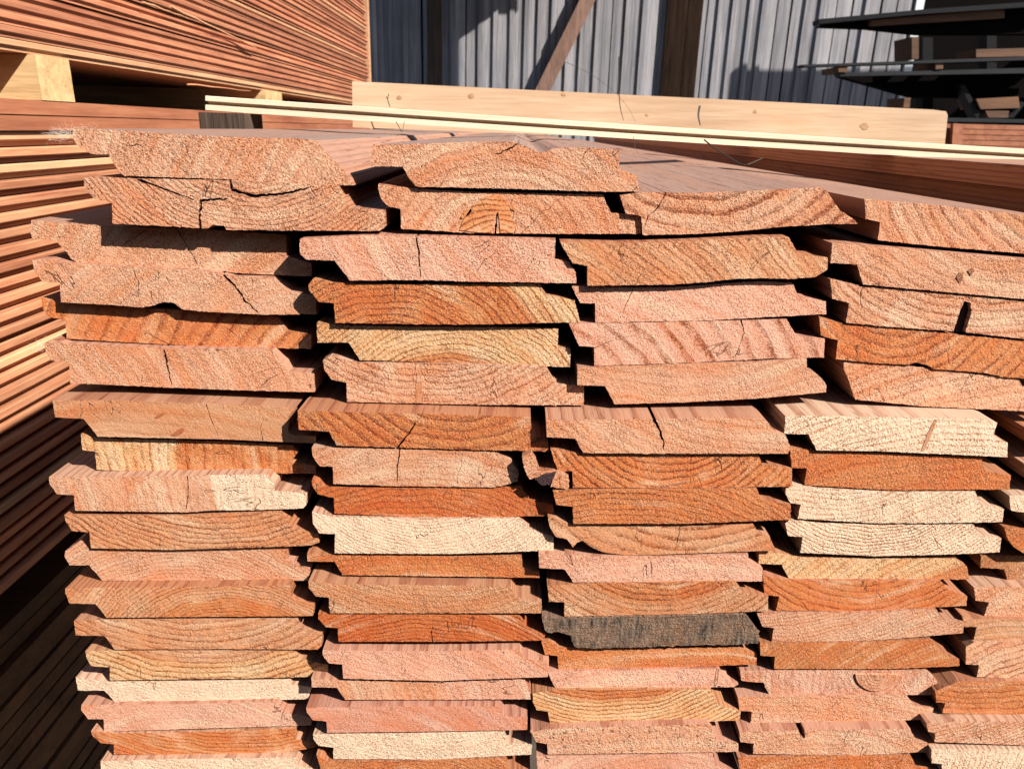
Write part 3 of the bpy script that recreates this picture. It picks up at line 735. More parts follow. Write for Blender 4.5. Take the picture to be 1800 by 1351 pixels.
bd(4,17,29,'orange pink board crossing the bottom edge', (1450,1600),12,.3,9999,'orange','pink',
 [(1297,1330),(1400,1328),(1600,1326),(1610,1345),(1645,1350),(1645,1375),(1322,1380),(1322,1355),(1300,1352)])

# ---- cut-off column on the right
bd(5,1,14,'orange sided board with its end out of frame', (1950,1000),12,.3,9999,'orange','tan',
 [(1812,757),(2180,765),(2200,805),(1850,808),(1845,785),(1815,783)])
bd(5,2,17,'tan sided board with its end out of frame', (1950,1000),12,.3,9999,'tan','cream',
 [(1800,814),(2180,816),(2200,866),(1835,864),(1832,842),(1802,840)])
bd(5,3,18,'small visible corner of a cream board', (1950,1100),10,.4,9999,'cream','cream',
 [(1774,871),(1800,869),(2150,872),(2180,926),(1808,925),(1806,901),(1777,897)])
bd(5,4,17,'small visible corner of an orange board', (1950,1200),10,.4,9999,'orange','orange',
 [(1766,928),(1800,928),(2150,930),(2180,972),(1800,972),(1782,961),(1770,945)])
bd(5,5,10,'shaded brown board below the orange corner', (1950,1200),10,.4,9999,'brown','tan',
 [(1724,975),(1800,976),(2150,976),(2170,1027),(1772,1027),(1766,1000),(1724,997)])
bd(5,6,17,'pale peach board with squared left lip', (1950,1500),13,.3,9999,'peach','cream',
 [(1712,1032),(1775,1030),(2120,1030),(2140,1086),(1795,1085),(1730,1083),(1738,1058),(1715,1055)], pit=.2)
bd(5,7,20,'orange peach board with slanted grain', (1700,1500),13,.5,9999,'tan','orange',
 [(1692,1083),(1711,1087),(1795,1088),(2110,1090),(2130,1126),(1795,1125),(1712,1123),(1717,1101),(1695,1101)], rough=.7)
bd(5,8,22,'peach board with loose dark ring lines', (1850,1380),15,.9,9999,'peach','yellow',
 [(1698,1136),(1712,1128),(1795,1128),(2100,1130),(2130,1193),(1795,1192),(1717,1189),(1721,1168),(1698,1167)], rough=.8)
bd(5,9,25,'red orange board with pale streaks', (1800,900),14,.6,9999,'orange','peach',
 [(1644,1214),(1686,1197),(1795,1196),(2080,1198),(2110,1258),(1795,1256),(1656,1253),(1662,1235),(1646,1233)], rough=.8)
bd(5,10,31,'pale peach board with slanting dotted rings', (1600,900),9,.6,9999,'peach','cream',
 [(1629,1271),(1686,1267),(1795,1267),(2060,1268),(2090,1311),(1795,1309),(1643,1303),(1644,1288),(1631,1285)])
bd(5,11,33,'pale board lowest at the right edge', (1400,1300),11,.4,9999,'cream','cream',
 [(1637,1316),(1720,1316),(2050,1318),(2080,1375),(1656,1372),(1656,1342),(1638,1340)])

rng = random.Random(11)
BOARDS = {}
for idx, (a, k) in enumerate(B):
    a = list(a)
    if len(a) == 10: a.append([])
    col, row, off, look, rc, rs, rk, rh, ta, tb, outl = a[:11] if not isinstance(a[10], list) or a[10] else a[:10]+[a[10]]
    if len(a) == 12: outl, slits = a[10], a[11]
    else: slits = []
    Y = -off/1000.0
    rough = k.get('rough', 1.0)
    c, v, f, fm = board_mesh(outl, slits, Y, 0.00016*(0.6+0.6*rough)*(2.6 if k.get('mould') else 1), rng, chip=rough)
    o = mesh_obj('timber_board', v, f, [M_END, M_SIDE], loc=c, fm=fm)
    set_props(o, c, rc, rs, rk, rh, ta, tb, idx*17.3+3.1, rough, k.get('pit', .15), k.get('grey', .15), k.get('mould', 0.0), rng=rng)
    place = ('lowest in view' if (row >= 17 and (col, row) in ((1,18),(2,18),(3,17),(4,17))) else ORD[row])
    tag(o, f'{look}, {place}, {COLN[col]}', 'board', 'larch boards stacked with their sawn ends to the viewer')
    BOARDS[(col, row)] = o

def copy_props(src, dst, **over):
    for key in ('rc','rs','rk','rh','ca','cb','seed','rough','pit','grey','mould'):
        dst[key] = src[key]
    for key, val in over.items(): dst[key] = val

def face_patch(board, name, pts, proud, ring, sp, rk, ca, rough, pit=0.1, seed=5.0):
    """a knot standing a hair proud of the sawn face; child of its board"""
    Yb = board.location.y
    P = [PY(x, y, Yb) for x, y in pts]
    c = sum(P, Vector())/len(P)
    n = len(P)
    v = [Vector((p.x-c.x, 0, p.z-c.z)) for p in P] + [Vector(((p.x-c.x)*1.03, proud+0.002, (p.z-c.z)*1.03)) for p in P]
    tri = tessellate_polygon([[Vector((q.x, q.z, 0)) for q in v[:n]]])
    f = []
    for t in tri:
        t = list(t); A, Bb, D = v[t[0]], v[t[1]], v[t[2]]
        if (Bb.x-A.x)*(D.z-A.z)-(Bb.z-A.z)*(D.x-A.x) < 0: t = t[::-1]
        f.append(tuple(t))
    f += [(i, (i+1) % n, (i+1) % n+n, i+n) for i in range(n)]
    o = mesh_obj(name, v, f, [M_END], parent=board, loc=(c.x-board.location.x, -proud, c.z-board.location.z))
    q = PY(ring[0], ring[1], Yb)
    copy_props(board, o, rc=[(q.x-c.x)*1000, 0.0, (q.z-c.z)*1000], rs=sp*.33, rk=rk, rh=9999.0, ca=list(ca), cb=list(ca), rough=rough, pit=pit, seed=seed)
    return o

# orange arch knot of the second column
b = BOARDS[(2,2)]
arch = [(808,404),(815,385),(830,362),(850,347),(866,342),(880,343),(892,355),(898,375),(902,398),(903,409),(880,409),(878,390),(876,372),(870,378),(866,395),(865,409),(835,408)]
face_patch(b, 'knot', arch, 0.0004, (872,470), 9, 1.3, (0.50,0.235,0.105), .5, .1)
face_patch(b, 'resin_pocket', [(810,381),(818,370),(828,367),(830,371),(822,379),(812,385)], 0.0004, (820,378), 4, .8, (0.50,0.22,0.08), .4, .2)
face_patch(b, 'resin_pocket', [(893,359),(900,360),(908,368),(905,371),(896,366)], 0.0004, (900,366), 4, .8, (0.45,0.2,0.08), .4, .2)
b = BOARDS[(4,14)]
kn = [(1540+37*math.cos(a), 1183+30*math.sin(a)) for a in [math.pi*i/18 for i in range(0, 19)]]
kn = [(x, max(y, 1180)) for x, y in kn]
face_patch(b, 'knot', kn, 0.0009, (1540,1185), 7, .5, (0.49,0.25,0.155), 1.0, .1)
b = BOARDS[(4,2)]
face_patch(b, 'knot', [(1680,488),(1686,478),(1693,480),(1692,492),(1686,497)], 0.0003, (1687,487), 2, 1, (0.30,0.13,0.07), 1.0, .9)
face_patch(b, 'knot', [(1700,476),(1708,470),(1713,476),(1706,484)], 0.0003, (1707,476), 2, 1, (0.34,0.16,0.09), 1.0, .9)
b = BOARDS[(4,3)]
b['bark'] = 1
# bark lining inside the pocket
pc = PY(1691, 557, 0.012)
mb = MB()
rb = random.Random(3)
pts = [PY(1676,581,0.0), PY(1686,548,0.0), PY(1694,530,0.0), PY(1707,531,0.0), PY(1704,556,0.0), PY(1697,583,0.0)]
for p in pts: mb.v.append(Vector((p.x-b.location.x, 0.0035+rb.uniform(-.001,.001), p.z-b.location.z)))
for p in pts: mb.v.append(Vector((p.x-b.location.x, 0.02, p.z-b.location.z)))
mb.f = [tuple(range(6))[::-1]] + [((i+1)%6, i, i+6, (i+1)%6+6) for i in range(6)]
M_BARK = plain('dark bark', (0.035, 0.014, 0.016), 0.55, 0.0, 900, 0.9)
mb.build('bark_pocket', M_BARK, parent=b)
b = BOARDS[(4,6)]
face_patch(b, 'vein', [(1643,737),(1648,737),(1636,765),(1625,792),(1619,792),(1630,762)], 0.0002, (1640,400), 30, .1, (0.42,0.22,0.13), .5, .0)
b = BOARDS[(2,6)]
face_patch(b, 'vein', [(733,655),(739,655),(743,680),(741,708),(732,708),(731,680)], 0.0002, (740,400), 30, .1, (0.42,0.19,0.10), .6, .2)
b = BOARDS[(1,7)]
face_patch(b, 'resin_fleck', [(272,733),(280,727),(288,725),(289,728),(281,733),(274,735)], 0.0002, (740,400), 30, .1, (0.30,0.10,0.045), .4, .0)
face_patch(b, 'resin_fleck', [(300,765),(310,757),(320,751),(325,754),(322,760),(310,766)], 0.0002, (740,400), 30, .1, (0.30,0.10,0.04), .4, .0)

# fluffy torn fibres on the left ends
def fluff(board, cx, cy, rx, ry, n, seed, ln=0.006):
    r = random.Random(seed); m = MB()
    Yb = board.location.y
    for _ in range(int(n*.5)):
        p = PY(cx+r.gauss(0, rx), cy+r.gauss(0, ry), Yb+r.uniform(-.001, .012)) - board.location
        d = Vector((r.uniform(-1, .3), r.uniform(-.6, .4), r.uniform(-.6, .9))).normalized()
        q = [p]
        for s in range(4):
            d = (d+Vector((r.uniform(-.7,.7), r.uniform(-.7,.7), r.uniform(-.7,.7)))).normalized()
            q.append(q[-1]+d*ln*r.uniform(.2,.5))
        m.tube(q, 0.00004, 0.00002, 3)
    m.build('fibre_fluff', M_FLUFF, parent=board)
fluff(BOARDS[(1,1)], 112, 237, 13, 5, 240, 1, .004)
fluff(BOARDS[(1,1)], 150, 225, 16, 2, 50, 9, .003)
fluff(BOARDS[(1,6)], 70, 610, 6, 6, 40, 2, .004)

# broken splinter between second and third column
sp_out = [(918,802),(934,795),(942,812),(948,828),(972,826),(990,828),(1000,838),(1000,857),(984,858),(968,855),(972,842),(960,834),(944,838),(930,842),(921,824)]
c, v, f, fm = board_mesh(sp_out, [], -0.021, 0.0004, rng, length=0.30)
o = mesh_obj('splinter', v, f, [M_END, M_SIDE], loc=c, fm=fm)
set_props(o, c, (960,900), 8, .4, 9999, 'peach', 'tan', 99, .9, .3, 0, 0)
tag(o, 'broken splinter of wood jammed between the second and third columns', 'splinter')
c, v, f, fm = board_mesh([(940,842),(960,833),(978,830),(966,852),(952,852)], [], -0.0225, 0.0003, rng, length=0.05)
o2 = mesh_obj('bark_scrap', v, f, [M_BARK, M_BARK], parent=o, loc=c-o.location, fm=fm)

# ------------------------------------------------------------------ raised boards on the right, running away
def run_board(name, x0, x1, z0, z1, y0, y1, mat, groove=True, rngs=random, t=0.008, endmat=None, flip=1):
    """board seen along its edge: a tongued edge profile swept along y. profile in x,z; visible edge at x0 (flip=-1) or x1 (flip=1)"""
    h = z1-z0
    if flip == 1:
        prof = [(x0, z0), (x1-t, z0), (x1-t, z0+h*.34), (x1-0.001, z0+h*.40), (x1, z0+h*.48), (x1, z1-h*.08), (x1-.001, z1), (x0, z1)] if groove else [(x0,z0),(x1,z0),(x1,z1),(x0,z1)]
    else:
        prof = [(x1, z0), (x1, z1), (x0, z1), (x0, z0)]
    n = len(prof)
    cxx = (x0+x1)/2; czz = (z0+z1)/2
    v = []
    seg = 5
    wob = [rngs.uniform(-1, 1) for _ in range(seg+1)]
    for s in range(seg+1):
        y = y0+(y1-y0)*s/seg
        for x, z in prof: v.append(Vector((x-cxx+wob[s]*0.0006, y-y0, z-czz+wob[s]*0.00015)))
    f = [tuple(range(n))[::1], tuple(seg*n+i for i in range(n))[::-1]]
    for s in range(seg):
        for i in range(n):
            j = (i+1) % n
            f.append((s*n+j, s*n+i, (s+1)*n+i, (s+1)*n+j))
    return mesh_obj(name, v, f, [mat], loc=(cxx, y0, czz))

XR = 0.362
zA1 = PXX(1795, 290, XR).z; zA0 = PXX(1795, 332, XR).z
zB1 = zA0-0.001; zB0 = zB1-(zA1-zA0)*1.0
def flat_board(x0, x1, z0, z1, label, seed, tone='orange'):
    prof = [(x0,z0),(x1,z0),(x1,z1),(x0,z1)]
    c = Vector(((x0+x1)/2, -0.01, (z0+z1)/2))
    v = []; n = 4
    for y in (0, LEN):
        for x, z in prof: v.append(Vector((x-c.x, y, z-c.z)))
    f = [(0,1,2,3),(7,6,5,4)]+[((i+1)%4, i, i+4, (i+1)%4+4) for i in range(4)]
    o = mesh_obj('timber_board', v, f, [M_END, M_SIDE], loc=c, fm=[0,0,1,1,1,1])
    o['rc'] = [20.0, 0.0, -160.0]; o['rs'] = 3.5; o['rk'] = .5; o['rh'] = 999.0
    o['ca'] = list(TONES[tone]) if seed != 201 else [0.9, 0.42, 0.17]; o['cb'] = list(TONES['tan']); o['seed'] = float(seed); o['rough'] = 1.0; o['pit'] = .1; o['grey'] = .8; o['mould'] = 0.0  # the upper board's orange is brightened in place of bounced light
    return tag(o, label, 'board', 'boards lying raised on the right side of the stack')
flat_board(XR, XR+0.15, zA0, zA1, 'upper raised board with grey top and orange side, right, behind the pine strip', 201)
flat_board(XR+0.006, XR+0.155, zB0, zB1, 'lower raised board with dark red shaded side, under the grey-topped one at right', 202)
zt = BOARDS[(4,1)].location.z
flat_board(XR-0.004, XR+0.15, zt-0.02, zB0-0.001, 'buried board under the two raised boards at right', 203)

# ------------------------------------------------------------------ timber stack on the left, seen along its side
XL = -0.52
rl = random.Random(21)
zt_low = PXX(20, 174, XL).z
pitch = 0.0158
z = zt_low
GL = 'board edges of the low side stack at left'
k = 0
YN, YF = 0.12, 2.30
while z > CAMZ-0.47:
    th = pitch if k > 1 else 0.0158
    dx = rl.uniform(-0.004, 0.004) if k > 1 else 0.003
    mat = M_REDTOP if k < 2 else (M_EDGEP if rl.random() < 0.16 else M_EDGE)
    o = run_board('timber_board', XL-0.14, XL+dx, z-th+0.0012, z, YN+rl.uniform(-.02,.02), YF+rl.uniform(-.05,.05), mat, k > 1, rl)
    if k == 0: tag(o, 'smooth red brown board on top of the low left side stack', 'board', GL)
    elif k == 1: tag(o, 'smooth red brown board second from top of the low left side stack', 'board', GL)
    else: tag(o, 'pale sapwood edged board in the low side stack at left' if mat is M_EDGEP else 'long reddish board seen edge on in the low side stack at left', 'board', GL)
    z -= th
    k += 1
zbot_low = z
# bearer timbers between the two left stacks
zu = PXX(5, 87, XL).z
def bearer(y0, y1, x0, x1, z0, z1, label):
    m = MB().box((x0-x1, 0, 0), (0, y1-y0, z1-z0))
    o = m.build('timber_bearer', M_BLOCK, loc=(x1, y0, z0))
    return tag(o, label, 'timber block', 'bearer blocks between stacked timber')
pa = PXX(62, 140, XL); pb = PXX(120, 140, XL)
bearer(pa.y, pb.y, XL-0.5, XL+0.004, zt_low+0.0005, zu-0.0005, 'thick pale bearer block between the two left stacks, near the left edge')
pa = PXX(464, 170, XL); pb = PXX(478, 170, XL)
bearer(pa.y, pb.y+0.06, XL-0.5, XL+0.003, zt_low+0.0005, zu-0.0005, 'small distant bearer block between the left stacks, behind the pine strip end')
# upper left stack
z = zu
k = 0
GU = 'board edges of the raised side stack at upper left'
while z < CAMZ+0.66:
    th = 0.0124
    dx = rl.uniform(-0.005, 0.004)
    mat = M_EDGEP if k in (0, 11, 19) else M_EDGEU
    o = run_board('timber_board', XL-0.14, XL+dx, z, z+th-0.0012, YN+rl.uniform(-.02,.02), YF+rl.uniform(-.02,.02), mat, True, rl, 0.0035)
    if k == 0: tag(o, 'pale lowest board of the raised upper left side stack', 'board', GU)
    elif mat is M_EDGEP: tag(o, 'paler board edge %s in the raised upper left stack' % ('in the middle' if k == 11 else 'higher up'), 'board', GU)
    else: tag(o, 'long reddish board seen edge on in the raised upper left stack', 'board', GU)
    z += th
    k += 1
# backing rows so the stack is solid behind its first boards
for (za, zb, nm) in ((zbot_low, zt_low-0.002, 'low'), (zu+0.002, CAMZ+0.66, 'raised')):
    m = MB()
    for i in range(3):
        m.box((-0.145*(i+1)-0.003*i, 0, 0), (-0.145*i-0.003*(i+1), YF-YN-.1, zb-za))
    tag(m.build('timber_bundle', M_REDTOP, loc=(XL-0.15, YN+0.05, za)), f'bulk of dark boards behind the edges of the {nm} left stack', 'board bundle')
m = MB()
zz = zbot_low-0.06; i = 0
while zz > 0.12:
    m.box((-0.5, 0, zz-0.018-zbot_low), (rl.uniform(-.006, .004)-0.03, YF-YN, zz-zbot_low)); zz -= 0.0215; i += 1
tag(m.build('timber_bundle', M_BROWN, loc=(XL, YN, zbot_low)), 'dark lowest bundle of boards in deep shade at the bottom left', 'board bundle')  # darker brown than the stack above: deep shade put into the colour
bearer(1.5, 1.58, XL-0.5, XL-0.012, zbot_low-0.059, zbot_low-0.0005, 'shaded bearer block under the low left stack')
# a few snapped splinters hanging from the upper stack
for i, (xa, ya, xb, yb, hh) in enumerate(((300,12,450,84,0.006), (330,148,440,160,0.004), (250,3,330,32,0.005))):
    A = PXX(xa, ya, XL+0.012); Bp = PXX(xb, yb, XL+0.010)
    m = MB(); n = 9; r2 = random.Random(40+i)
    ctr = (A+Bp)/2
    pts = [A.lerp(Bp, j/n)+Vector((r2.uniform(-.001,.001), 0, r2.uniform(-.0008,.0008)))-ctr for j in range(n+1)]
    m.tube(pts, hh*.35, hh*.15, 5)
    tag(m.build('splinter', M_EDGEP if i != 1 else M_EDGE, loc=ctr),
        ['long pale torn splinter along the upper left stack', 'thin splinter hanging under the raised left stack', 'short torn splinter at the top of the left stack'][i], 'splinter', 'torn splinters on the upper left stack')
# upright batten at the far end of the stack
a0 = PY(631, 145, YF+0.03); a1 = PY(648, 145, YF+0.03); tp = PY(640, -60, YF+0.03)
m = MB().box((0, 0, 0), (a1.x-a0.x, 0.03, tp.z-a0.z+0.2))
tag(m.build('upright_batten', M_EDGEP, loc=(a0.x+0.004, YF+0.03, a0.z-0.2)), 'narrow upright batten at the far end of the upper left stack', 'batten')

# ------------------------------------------------------------------ pine strip and plank lying across the stack
def cross_beam(pxl, pxr, ytl, ytr, ybl, ybr, Yl, Yr, thick):
    """returns the eight corners of a beam whose front face is traced at real distances Yl..Yr"""
    A = PY(pxl, ytl, Yl); Bq = PY(pxr, ytr, Yr); Cq = PY(pxr, ybr, Yr); D = PY(pxl, ybl, Yl)
    return A, Bq, Cq, D
# strip with a groove along its front edge
A, Bq, Cq, D = cross_beam(361, 1850, 168.5, 265, 193.5, 289, 0.33, 0.33, 0)
dirx = (Bq-A).normalized(); L = (Bq-A).length
upv = (A-D).normalized(); H = (A-D).length*1.0
dep = Vector((0, 1, 0))
prof = [(0, 0), (0, H*.36), (.007, H*.42), (.007, H*.60), (0, H*.66), (0, H*.97), (.0006, H), (.045, H), (.045, 0)]
m = MB()
for s in range(13):
    f_ = s/12
    sag = -0.0012*math.sin(math.pi*f_)
    for d_, h_ in prof: m.v.append(dirx*L*f_+dep*d_+upv*h_+Vector((0,0,sag)))
n = len(prof)
m.f = [tuple(range(n))[::-1], tuple(12*n+i for i in range(n))]
for s in range(12):
    for i in range(n):
        j = (i+1) % n
        m.f.append((s*n+i, s*n+j, (s+1)*n+j, (s+1)*n+i))
tag(m.build('pine_strip', M_STRIP, loc=D), 'long thin pale pine strip with grooved edge lying across the stack', 'strip')
# block the strip rests on
p0 = PY(347, 221, 0.31); p1 = PY(428, 221, 0.31); p2 = PY(347, 197, 0.31)
topz = BOARDS[(1,1)].location.z
m = MB().box((0, 0, 0), (p1.x-p0.x, 0.05, p2.z-p0.z+0.006))
tag(m.build('timber_bearer', M_POST, loc=(p0.x, 0.315, p0.z-0.006)), 'small dark block under the left end of the pine strip', 'timber block', 'bearer blocks between stacked timber')
# plank
Yp = 0.80
pl = [(619,143),(1640,193),(1663,196),(1666,203),(1660,262),(620,224)]
P = [PY(x, y, Yp) for x, y in pl]
c = P[0].copy()
m = MB()
ns = len(P)
m.v = [p-c for p in P]+[p-c+Vector((0,0.03,0)) for p in P]
m.f = [tuple(range(ns))[::-1], tuple(range(ns, 2*ns))]+[(i, (i+1) % ns, (i+1) % ns+ns, i+ns) for i in range(ns)]
plank = m.build('pine_plank', M_PINE, loc=c)
tag(plank, 'wide pale pine plank standing on edge behind the thin strip', 'plank')
M_KNOT = stripe_wood('pine knot', (0.25, 0.135, 0.065), (0.43, 0.28, 0.16), (1,1,1), 120, island=0.1)
for (kx, ky, r_) in ((702,172,4),(829,169,5),(991,166,4),(1520,222,7),(1328,196,3.5),(1138,202,3)):
    q = PY(kx, ky, Yp); e = (PY(kx+r_, ky, Yp)-q).length
    m = MB(); NN = 14
    m.v = [Vector((0, -0.0006, 0))]
    rk_ = random.Random(kx)
    for i in range(NN):
        a = 2*math.pi*i/NN; rr_ = e*rk_.uniform(.8, 1.1)
        m.v.append(Vector((math.cos(a)*rr_*1.15, -0.0004, math.sin(a)*rr_*.85)))
    for i in range(NN):
        a = 2*math.pi*i/NN
        m.v.append(Vector((math.cos(a)*e*1.2, 0.001, math.sin(a)*e*.9)))
    m.f = [(0, 1+i, 1+(i+1) % NN) for i in range(NN)]+[(1+i, 1+NN+i, 1+NN+(i+1) % NN, 1+(i+1) % NN) for i in range(NN)]
    m.build('knot', M_KNOT, parent=plank, loc=q-c)

# supports under the plank (short off-cuts, hidden behind the strip)
zpl = min(P[-1].z, P[-2].z)
# dry stems
def stem(pts, r0, label, Y):
    W = [PY(x, y, Yy) for x, y, Yy in pts]
    cc = W[0].copy()
    # smooth polyline
    out = []
    for i in range(len(W)-1):
        for j in range(4): out.append(W[i].lerp(W[i+1], j/4)-cc)
    out.append(W[-1]-cc)
    for _ in range(2):
        out = [out[0]]+[(out[i-1]+out[i]*2+out[i+1])/4 for i in range(1, len(out)-1)]+[out[-1]]
    tag(MB().tube(out, r0, r0*.5, 5).build('dry_stem', M_GRASS, loc=cc), label, 'dry stem', 'dry stems caught on the planks')
stem([(683,165,.78),(681,176,.78),(685,188,.78)], .0007, 'short dark stem standing at the left end of the plank', 0)
stem([(679,170,.78),(683,180,.78),(686,188,.78)], .0007, 'second short dark stem leaning at the left end of the plank', 0)
stem([(696,214,.32),(703,226,.30),(707,234,.28),(711,214,.33)], .0004, 'thin bent stem below the strip above the second column', 0)
stem([(1088,100,.6),(1087,150,.6),(1090,190,.6),(1096,212,.6)], .0008, 'tall thin dark stem in front of the plank and barn', 0)
stem([(990,107,.6),(1040,130,.6),(1085,165,.6),(1105,190,.6),(1117,214,.6)], .0003, 'hair thin curved stem crossing the brace and plank', 0)
stem([(1230,187,.75),(1227,203,.74),(1231,220,.73)], .0018, 'thick short dark curved stem on the middle of the plank', 0)
stem([(1238,246,.28),(1262,265,.24),(1300,288,.18),(1312,291,.16),(1340,278,.2)], .0007, 'dark bent stem lying below the strip on the board top', 0)
stem([(1113,240,.3),(1117,262,.22),(1122,270,.2)], .00022, 'fine pale hair hanging below the strip', 0)

# ------------------------------------------------------------------ barn behind
YB = 7.0
barn = empty('barn', PY(1100, 250, YB))
tag(barn, 'weathered grey barn wall of vertical planks behind the timber', 'barn')
xl = PY(560, 100, YB).x; xr = PY(1592, 100, YB).x
ztop = PY(900, -150, YB).z; 
m = MB(); rbn = random.Random(5)
x = xl
bo = barn.location
xi_end = xr
while x < xr-0.02:
    wd = rbn.uniform(0.115, 0.15)
    if x + wd > xr: wd = xr-x
    yy = YB+rbn.choice((0, 0.012))+rbn.uniform(-.004, .004)
    lean = rbn.uniform(-.006, .006)
    m.hexa([(x+.003-bo.x, yy-bo.y, -bo.z+0.02), (x+wd-.013-bo.x, yy-bo.y, -bo.z+0.02), (x+wd-.013-bo.x, yy+.022-bo.y, -bo.z+0.02), (x+.003-bo.x, yy+.022-bo.y, -bo.z+0.02),
            (x+.003+lean-bo.x, yy-bo.y, ztop-bo.z), (x+wd-.013+lean-bo.x, yy-bo.y, ztop-bo.z), (x+wd-.013+lean-bo.x, yy+.022-bo.y, ztop-bo.z), (x+.003+lean-bo.x, yy+.022-bo.y, ztop-bo.z)])
    # cover lath
    if rbn.random() < .55:
        m.box((x+wd-.03-bo.x, yy-.02-bo.y, .02-bo.z), (x+wd+.012-bo.x, yy-.003-bo.y, ztop-bo.z))
    x += wd
m.build('plank_wall', M_BARN, parent=barn)
MB().box((xl-bo.x, .05, -bo.z+.01), (xr-bo.x, .12, ztop-bo.z-.02)).build('inner_wall', M_DARK, parent=barn)
MB().box((xr-bo.x+.004, -.01, -bo.z+.01), (xr-bo.x+.075, .1, ztop-bo.z)).build('corner_board', M_WHITE, parent=barn)
def post(xa, xb, Y, depth, name, mat):
    A = PY(xa, 80, Y).x; Bx = PY(xb, 80, Y).x
    return MB().box((A-bo.x, Y-bo.y, -bo.z), (Bx-bo.x, Y-bo.y+depth, ztop-bo.z-.01)).build(name, mat, parent=barn)
post(751, 776, YB-.036, .03, 'post', M_POST)
post(1167, 1203, YB-.036, .03, 'post', M_DPOST)
post(1204, 1229, YB-.034, .028, 'post', M_DPOST)
a = PY(1034, -2, YB-.16); b2 = PY(952, 163, YB-.16); b2 = b2+(b2-a)*.8; a = a-(b2-a)*.3
d = (b2-a).normalized(); nrm = Vector((d.z, 0, -d.x)); hw = .062
cs = []
for yo in (0, .09):
    pass
q = [a-nrm*hw, a+nrm*hw, b2+nrm*hw, b2-nrm*hw]
m = MB(); m.v = [p-bo for p in q]+[p-bo+Vector((0,.09,0)) for p in q]
m.f = [(0,1,2,3),(7,6,5,4)]+[((i+1)%4, i, i+4, (i+1)%4+4) for i in range(4)]
m.build('diagonal_brace', M_BRACE, parent=barn)
# panel added out of frame, cut so its shadow falls on the left planks
S = SUN/(-SUN.y)
def caster(px, py, t):
    p = PY(px, py, YB); return p + Vector((S.x*t, -t, S.z*t))
t1 = 0.9
c0 = caster(560, 300, t1); c1 = caster(799, 300, t1); c2 = caster(799, 76, t1); c3 = caster(870, 25, t1); c4 = caster(905, 25, t1); c5 = caster(905, -150, t1); c6 = caster(560, -150, t1)
zmin = CAMZ+0.42+0.35
pts = [c0, c1, c2, c3, c4, c5, c6]
pts = [Vector((p.x, p.y, max(p.z, zmin))) for p in pts]
m = MB(); ns = len(pts)
m.v = [p-bo for p in pts]+[p-bo+Vector((0,.03,0)) for p in pts]
m.f = [tuple(range(ns)), tuple(range(ns, 2*ns))[::-1]]+[((i+1)%ns, i, i+ns, (i+1)%ns+ns) for i in range(ns)]
m.build('barn_shadow_panel', M_CASTER, parent=barn)

t2 = 1.35
pts = [caster(1262, 300, t2), caster(1282, 131, t2), caster(1605, 131, t2), caster(1605, 300, t2)]
CAST2 = pts
# ------------------------------------------------------------------ dark shed with rack at the right
YS = 5.2
shed = empty('lumber_shed', PY(1750, 200, YS+1.6))
tag(shed, 'black open lumber shed at the upper right beyond the barn', 'shed')
so_ = shed.location
xs = PY(1606, 100, YS+1.6).x
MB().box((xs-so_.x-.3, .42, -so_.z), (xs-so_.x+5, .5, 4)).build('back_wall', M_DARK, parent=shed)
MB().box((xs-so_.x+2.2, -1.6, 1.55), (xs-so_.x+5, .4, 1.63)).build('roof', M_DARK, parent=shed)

m = MB(); m.v = [p-so_ for p in CAST2]+[p-so_+Vector((0,.04,0)) for p in CAST2]
m.f = [(3,2,1,0),(4,5,6,7)]+[(i, (i+1)%4, (i+1)%4+4, i+4) for i in range(4)]
m.build('shed_shadow_panel', M_CASTER, parent=shed)  # unseen panel added to cast the shadow on the lower right planks
def slab(p_front, thick, dy, name, mat, parent, o):
    """p_front: front edge quad pixels (left top, right top, right bottom, left bottom) at depth Y"""
    (pts, Y) = p_front
    Q = [PY(x, y, Y) for x, y in pts]
    mm_ = MB(); n_ = len(Q)
    mm_.v = [p-o for p in Q]+[p-o+Vector((0, dy, 0)) for p in Q]
    mm_.f = [tuple(range(n_)), tuple(range(n_, 2*n_))[::-1]]+[((i+1)%n_, i, i+n_, (i+1)%n_+n_) for i in range(n_)]
    return mm_.build(name, mat, parent=parent)
rack = empty('lumber_rack', PY(1700, 200, YS))
tag(rack, 'black cantilever rack holding sheets and brown timber at upper right', 'rack')
ro = rack.location
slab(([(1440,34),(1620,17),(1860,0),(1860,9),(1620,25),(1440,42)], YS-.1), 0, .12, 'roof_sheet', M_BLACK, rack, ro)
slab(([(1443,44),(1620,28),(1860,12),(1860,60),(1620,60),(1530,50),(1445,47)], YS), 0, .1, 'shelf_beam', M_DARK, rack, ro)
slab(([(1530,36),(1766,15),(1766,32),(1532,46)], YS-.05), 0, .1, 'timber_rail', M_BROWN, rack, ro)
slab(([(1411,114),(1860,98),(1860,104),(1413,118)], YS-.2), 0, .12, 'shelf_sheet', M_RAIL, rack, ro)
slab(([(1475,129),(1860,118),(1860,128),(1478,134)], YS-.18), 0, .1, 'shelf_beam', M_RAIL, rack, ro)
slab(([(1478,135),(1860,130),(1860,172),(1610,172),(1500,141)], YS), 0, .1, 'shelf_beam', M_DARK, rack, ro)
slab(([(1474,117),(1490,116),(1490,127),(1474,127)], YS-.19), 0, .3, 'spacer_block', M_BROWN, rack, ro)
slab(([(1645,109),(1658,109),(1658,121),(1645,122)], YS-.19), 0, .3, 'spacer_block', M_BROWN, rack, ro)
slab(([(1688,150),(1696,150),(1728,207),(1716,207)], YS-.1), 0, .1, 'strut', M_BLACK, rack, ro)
slab(([(1795,178),(1803,182),(1782,207),(1770,207)], YS-.1), 0, .1, 'strut', M_BLACK, rack, ro)
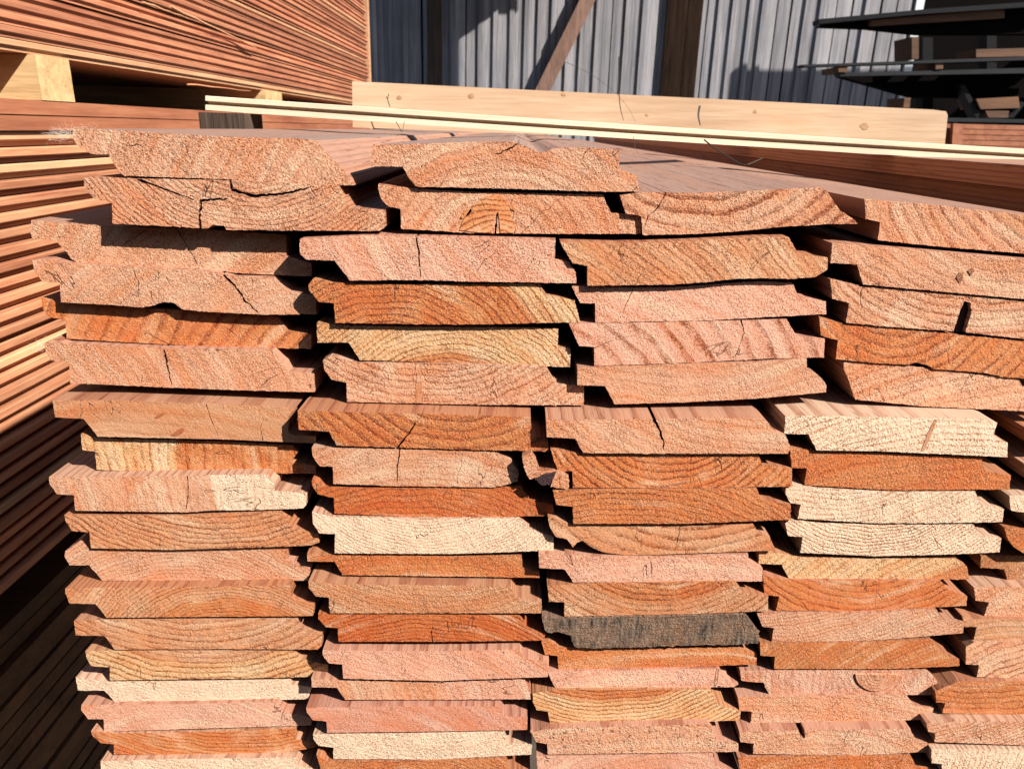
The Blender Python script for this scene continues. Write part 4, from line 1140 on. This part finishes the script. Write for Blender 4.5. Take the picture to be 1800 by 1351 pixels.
slab(([(1622,66),(1640,66),(1640,206),(1622,206)], YS+.3), 0, .1, 'upright', M_BLACK, rack, ro)
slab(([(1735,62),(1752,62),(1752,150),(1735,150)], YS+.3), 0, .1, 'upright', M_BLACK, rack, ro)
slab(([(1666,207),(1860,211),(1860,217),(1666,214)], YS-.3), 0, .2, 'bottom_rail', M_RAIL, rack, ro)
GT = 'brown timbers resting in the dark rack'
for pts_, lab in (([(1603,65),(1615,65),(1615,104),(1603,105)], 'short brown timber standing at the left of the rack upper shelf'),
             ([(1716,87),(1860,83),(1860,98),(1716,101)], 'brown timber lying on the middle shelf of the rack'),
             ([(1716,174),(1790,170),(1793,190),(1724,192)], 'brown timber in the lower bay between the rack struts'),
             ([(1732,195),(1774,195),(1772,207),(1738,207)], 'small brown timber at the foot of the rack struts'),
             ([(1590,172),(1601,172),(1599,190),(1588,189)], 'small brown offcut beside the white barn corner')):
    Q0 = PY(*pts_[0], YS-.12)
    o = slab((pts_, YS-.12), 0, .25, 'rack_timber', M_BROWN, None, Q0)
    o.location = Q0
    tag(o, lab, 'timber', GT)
# far red stack beyond the plank end
YQ = 2.6
GQ = 'far red boards beyond the end of the pine plank'
for i in range(5):
    y0 = 216+i*9.5
    Q = [PY(1600, y0, YQ), PY(1960, y0+8, YQ), PY(1960, y0+16.4, YQ), PY(1600, y0+8.4, YQ)]
    cc = Q[0].copy()
    m = MB(); m.v = [p-cc for p in Q]+[p-cc+Vector((0,.6,0)) for p in Q]
    m.f = [(0,1,2,3),(7,6,5,4)]+[((k_+1)%4, k_, k_+4, (k_+1)%4+4) for k_ in range(4)]
    tag(m.build('timber_board', M_REDTOP, loc=cc), 'dark red board in the far stack beyond the right end of the plank', 'board', GQ)
Q = [PY(1676, 217, YQ-.03), PY(1693, 218, YQ-.03), PY(1690, 275, YQ-.03), PY(1672, 275, YQ-.03)]
cc = Q[0].copy()
m = MB(); m.v = [p-cc for p in Q]+[p-cc+Vector((0,.02,0)) for p in Q]
m.f = [(0,1,2,3),(7,6,5,4)]+[((k_+1)%4, k_, k_+4, (k_+1)%4+4) for k_ in range(4)]
tag(m.build('upright_batten', M_REDTOP, loc=cc), 'short red upright batten against the far red stack', 'batten')

# large dark building added behind the viewer (never in frame; it closes off that side of the sky)
m = MB()
for i in range(60):
    m.box((-7+i*.25, 0, 0), (-7+i*.25+.235, .03+.01*(i % 2), 3.1))
m.box((-7, .06, 0), (8, 2.5, 3.05))
tag(m.build('sky_blocker', M_DARK, loc=(0, -5.6, 0)), 'added dark boarded building behind the viewer, unseen, blocking the sky', 'building')
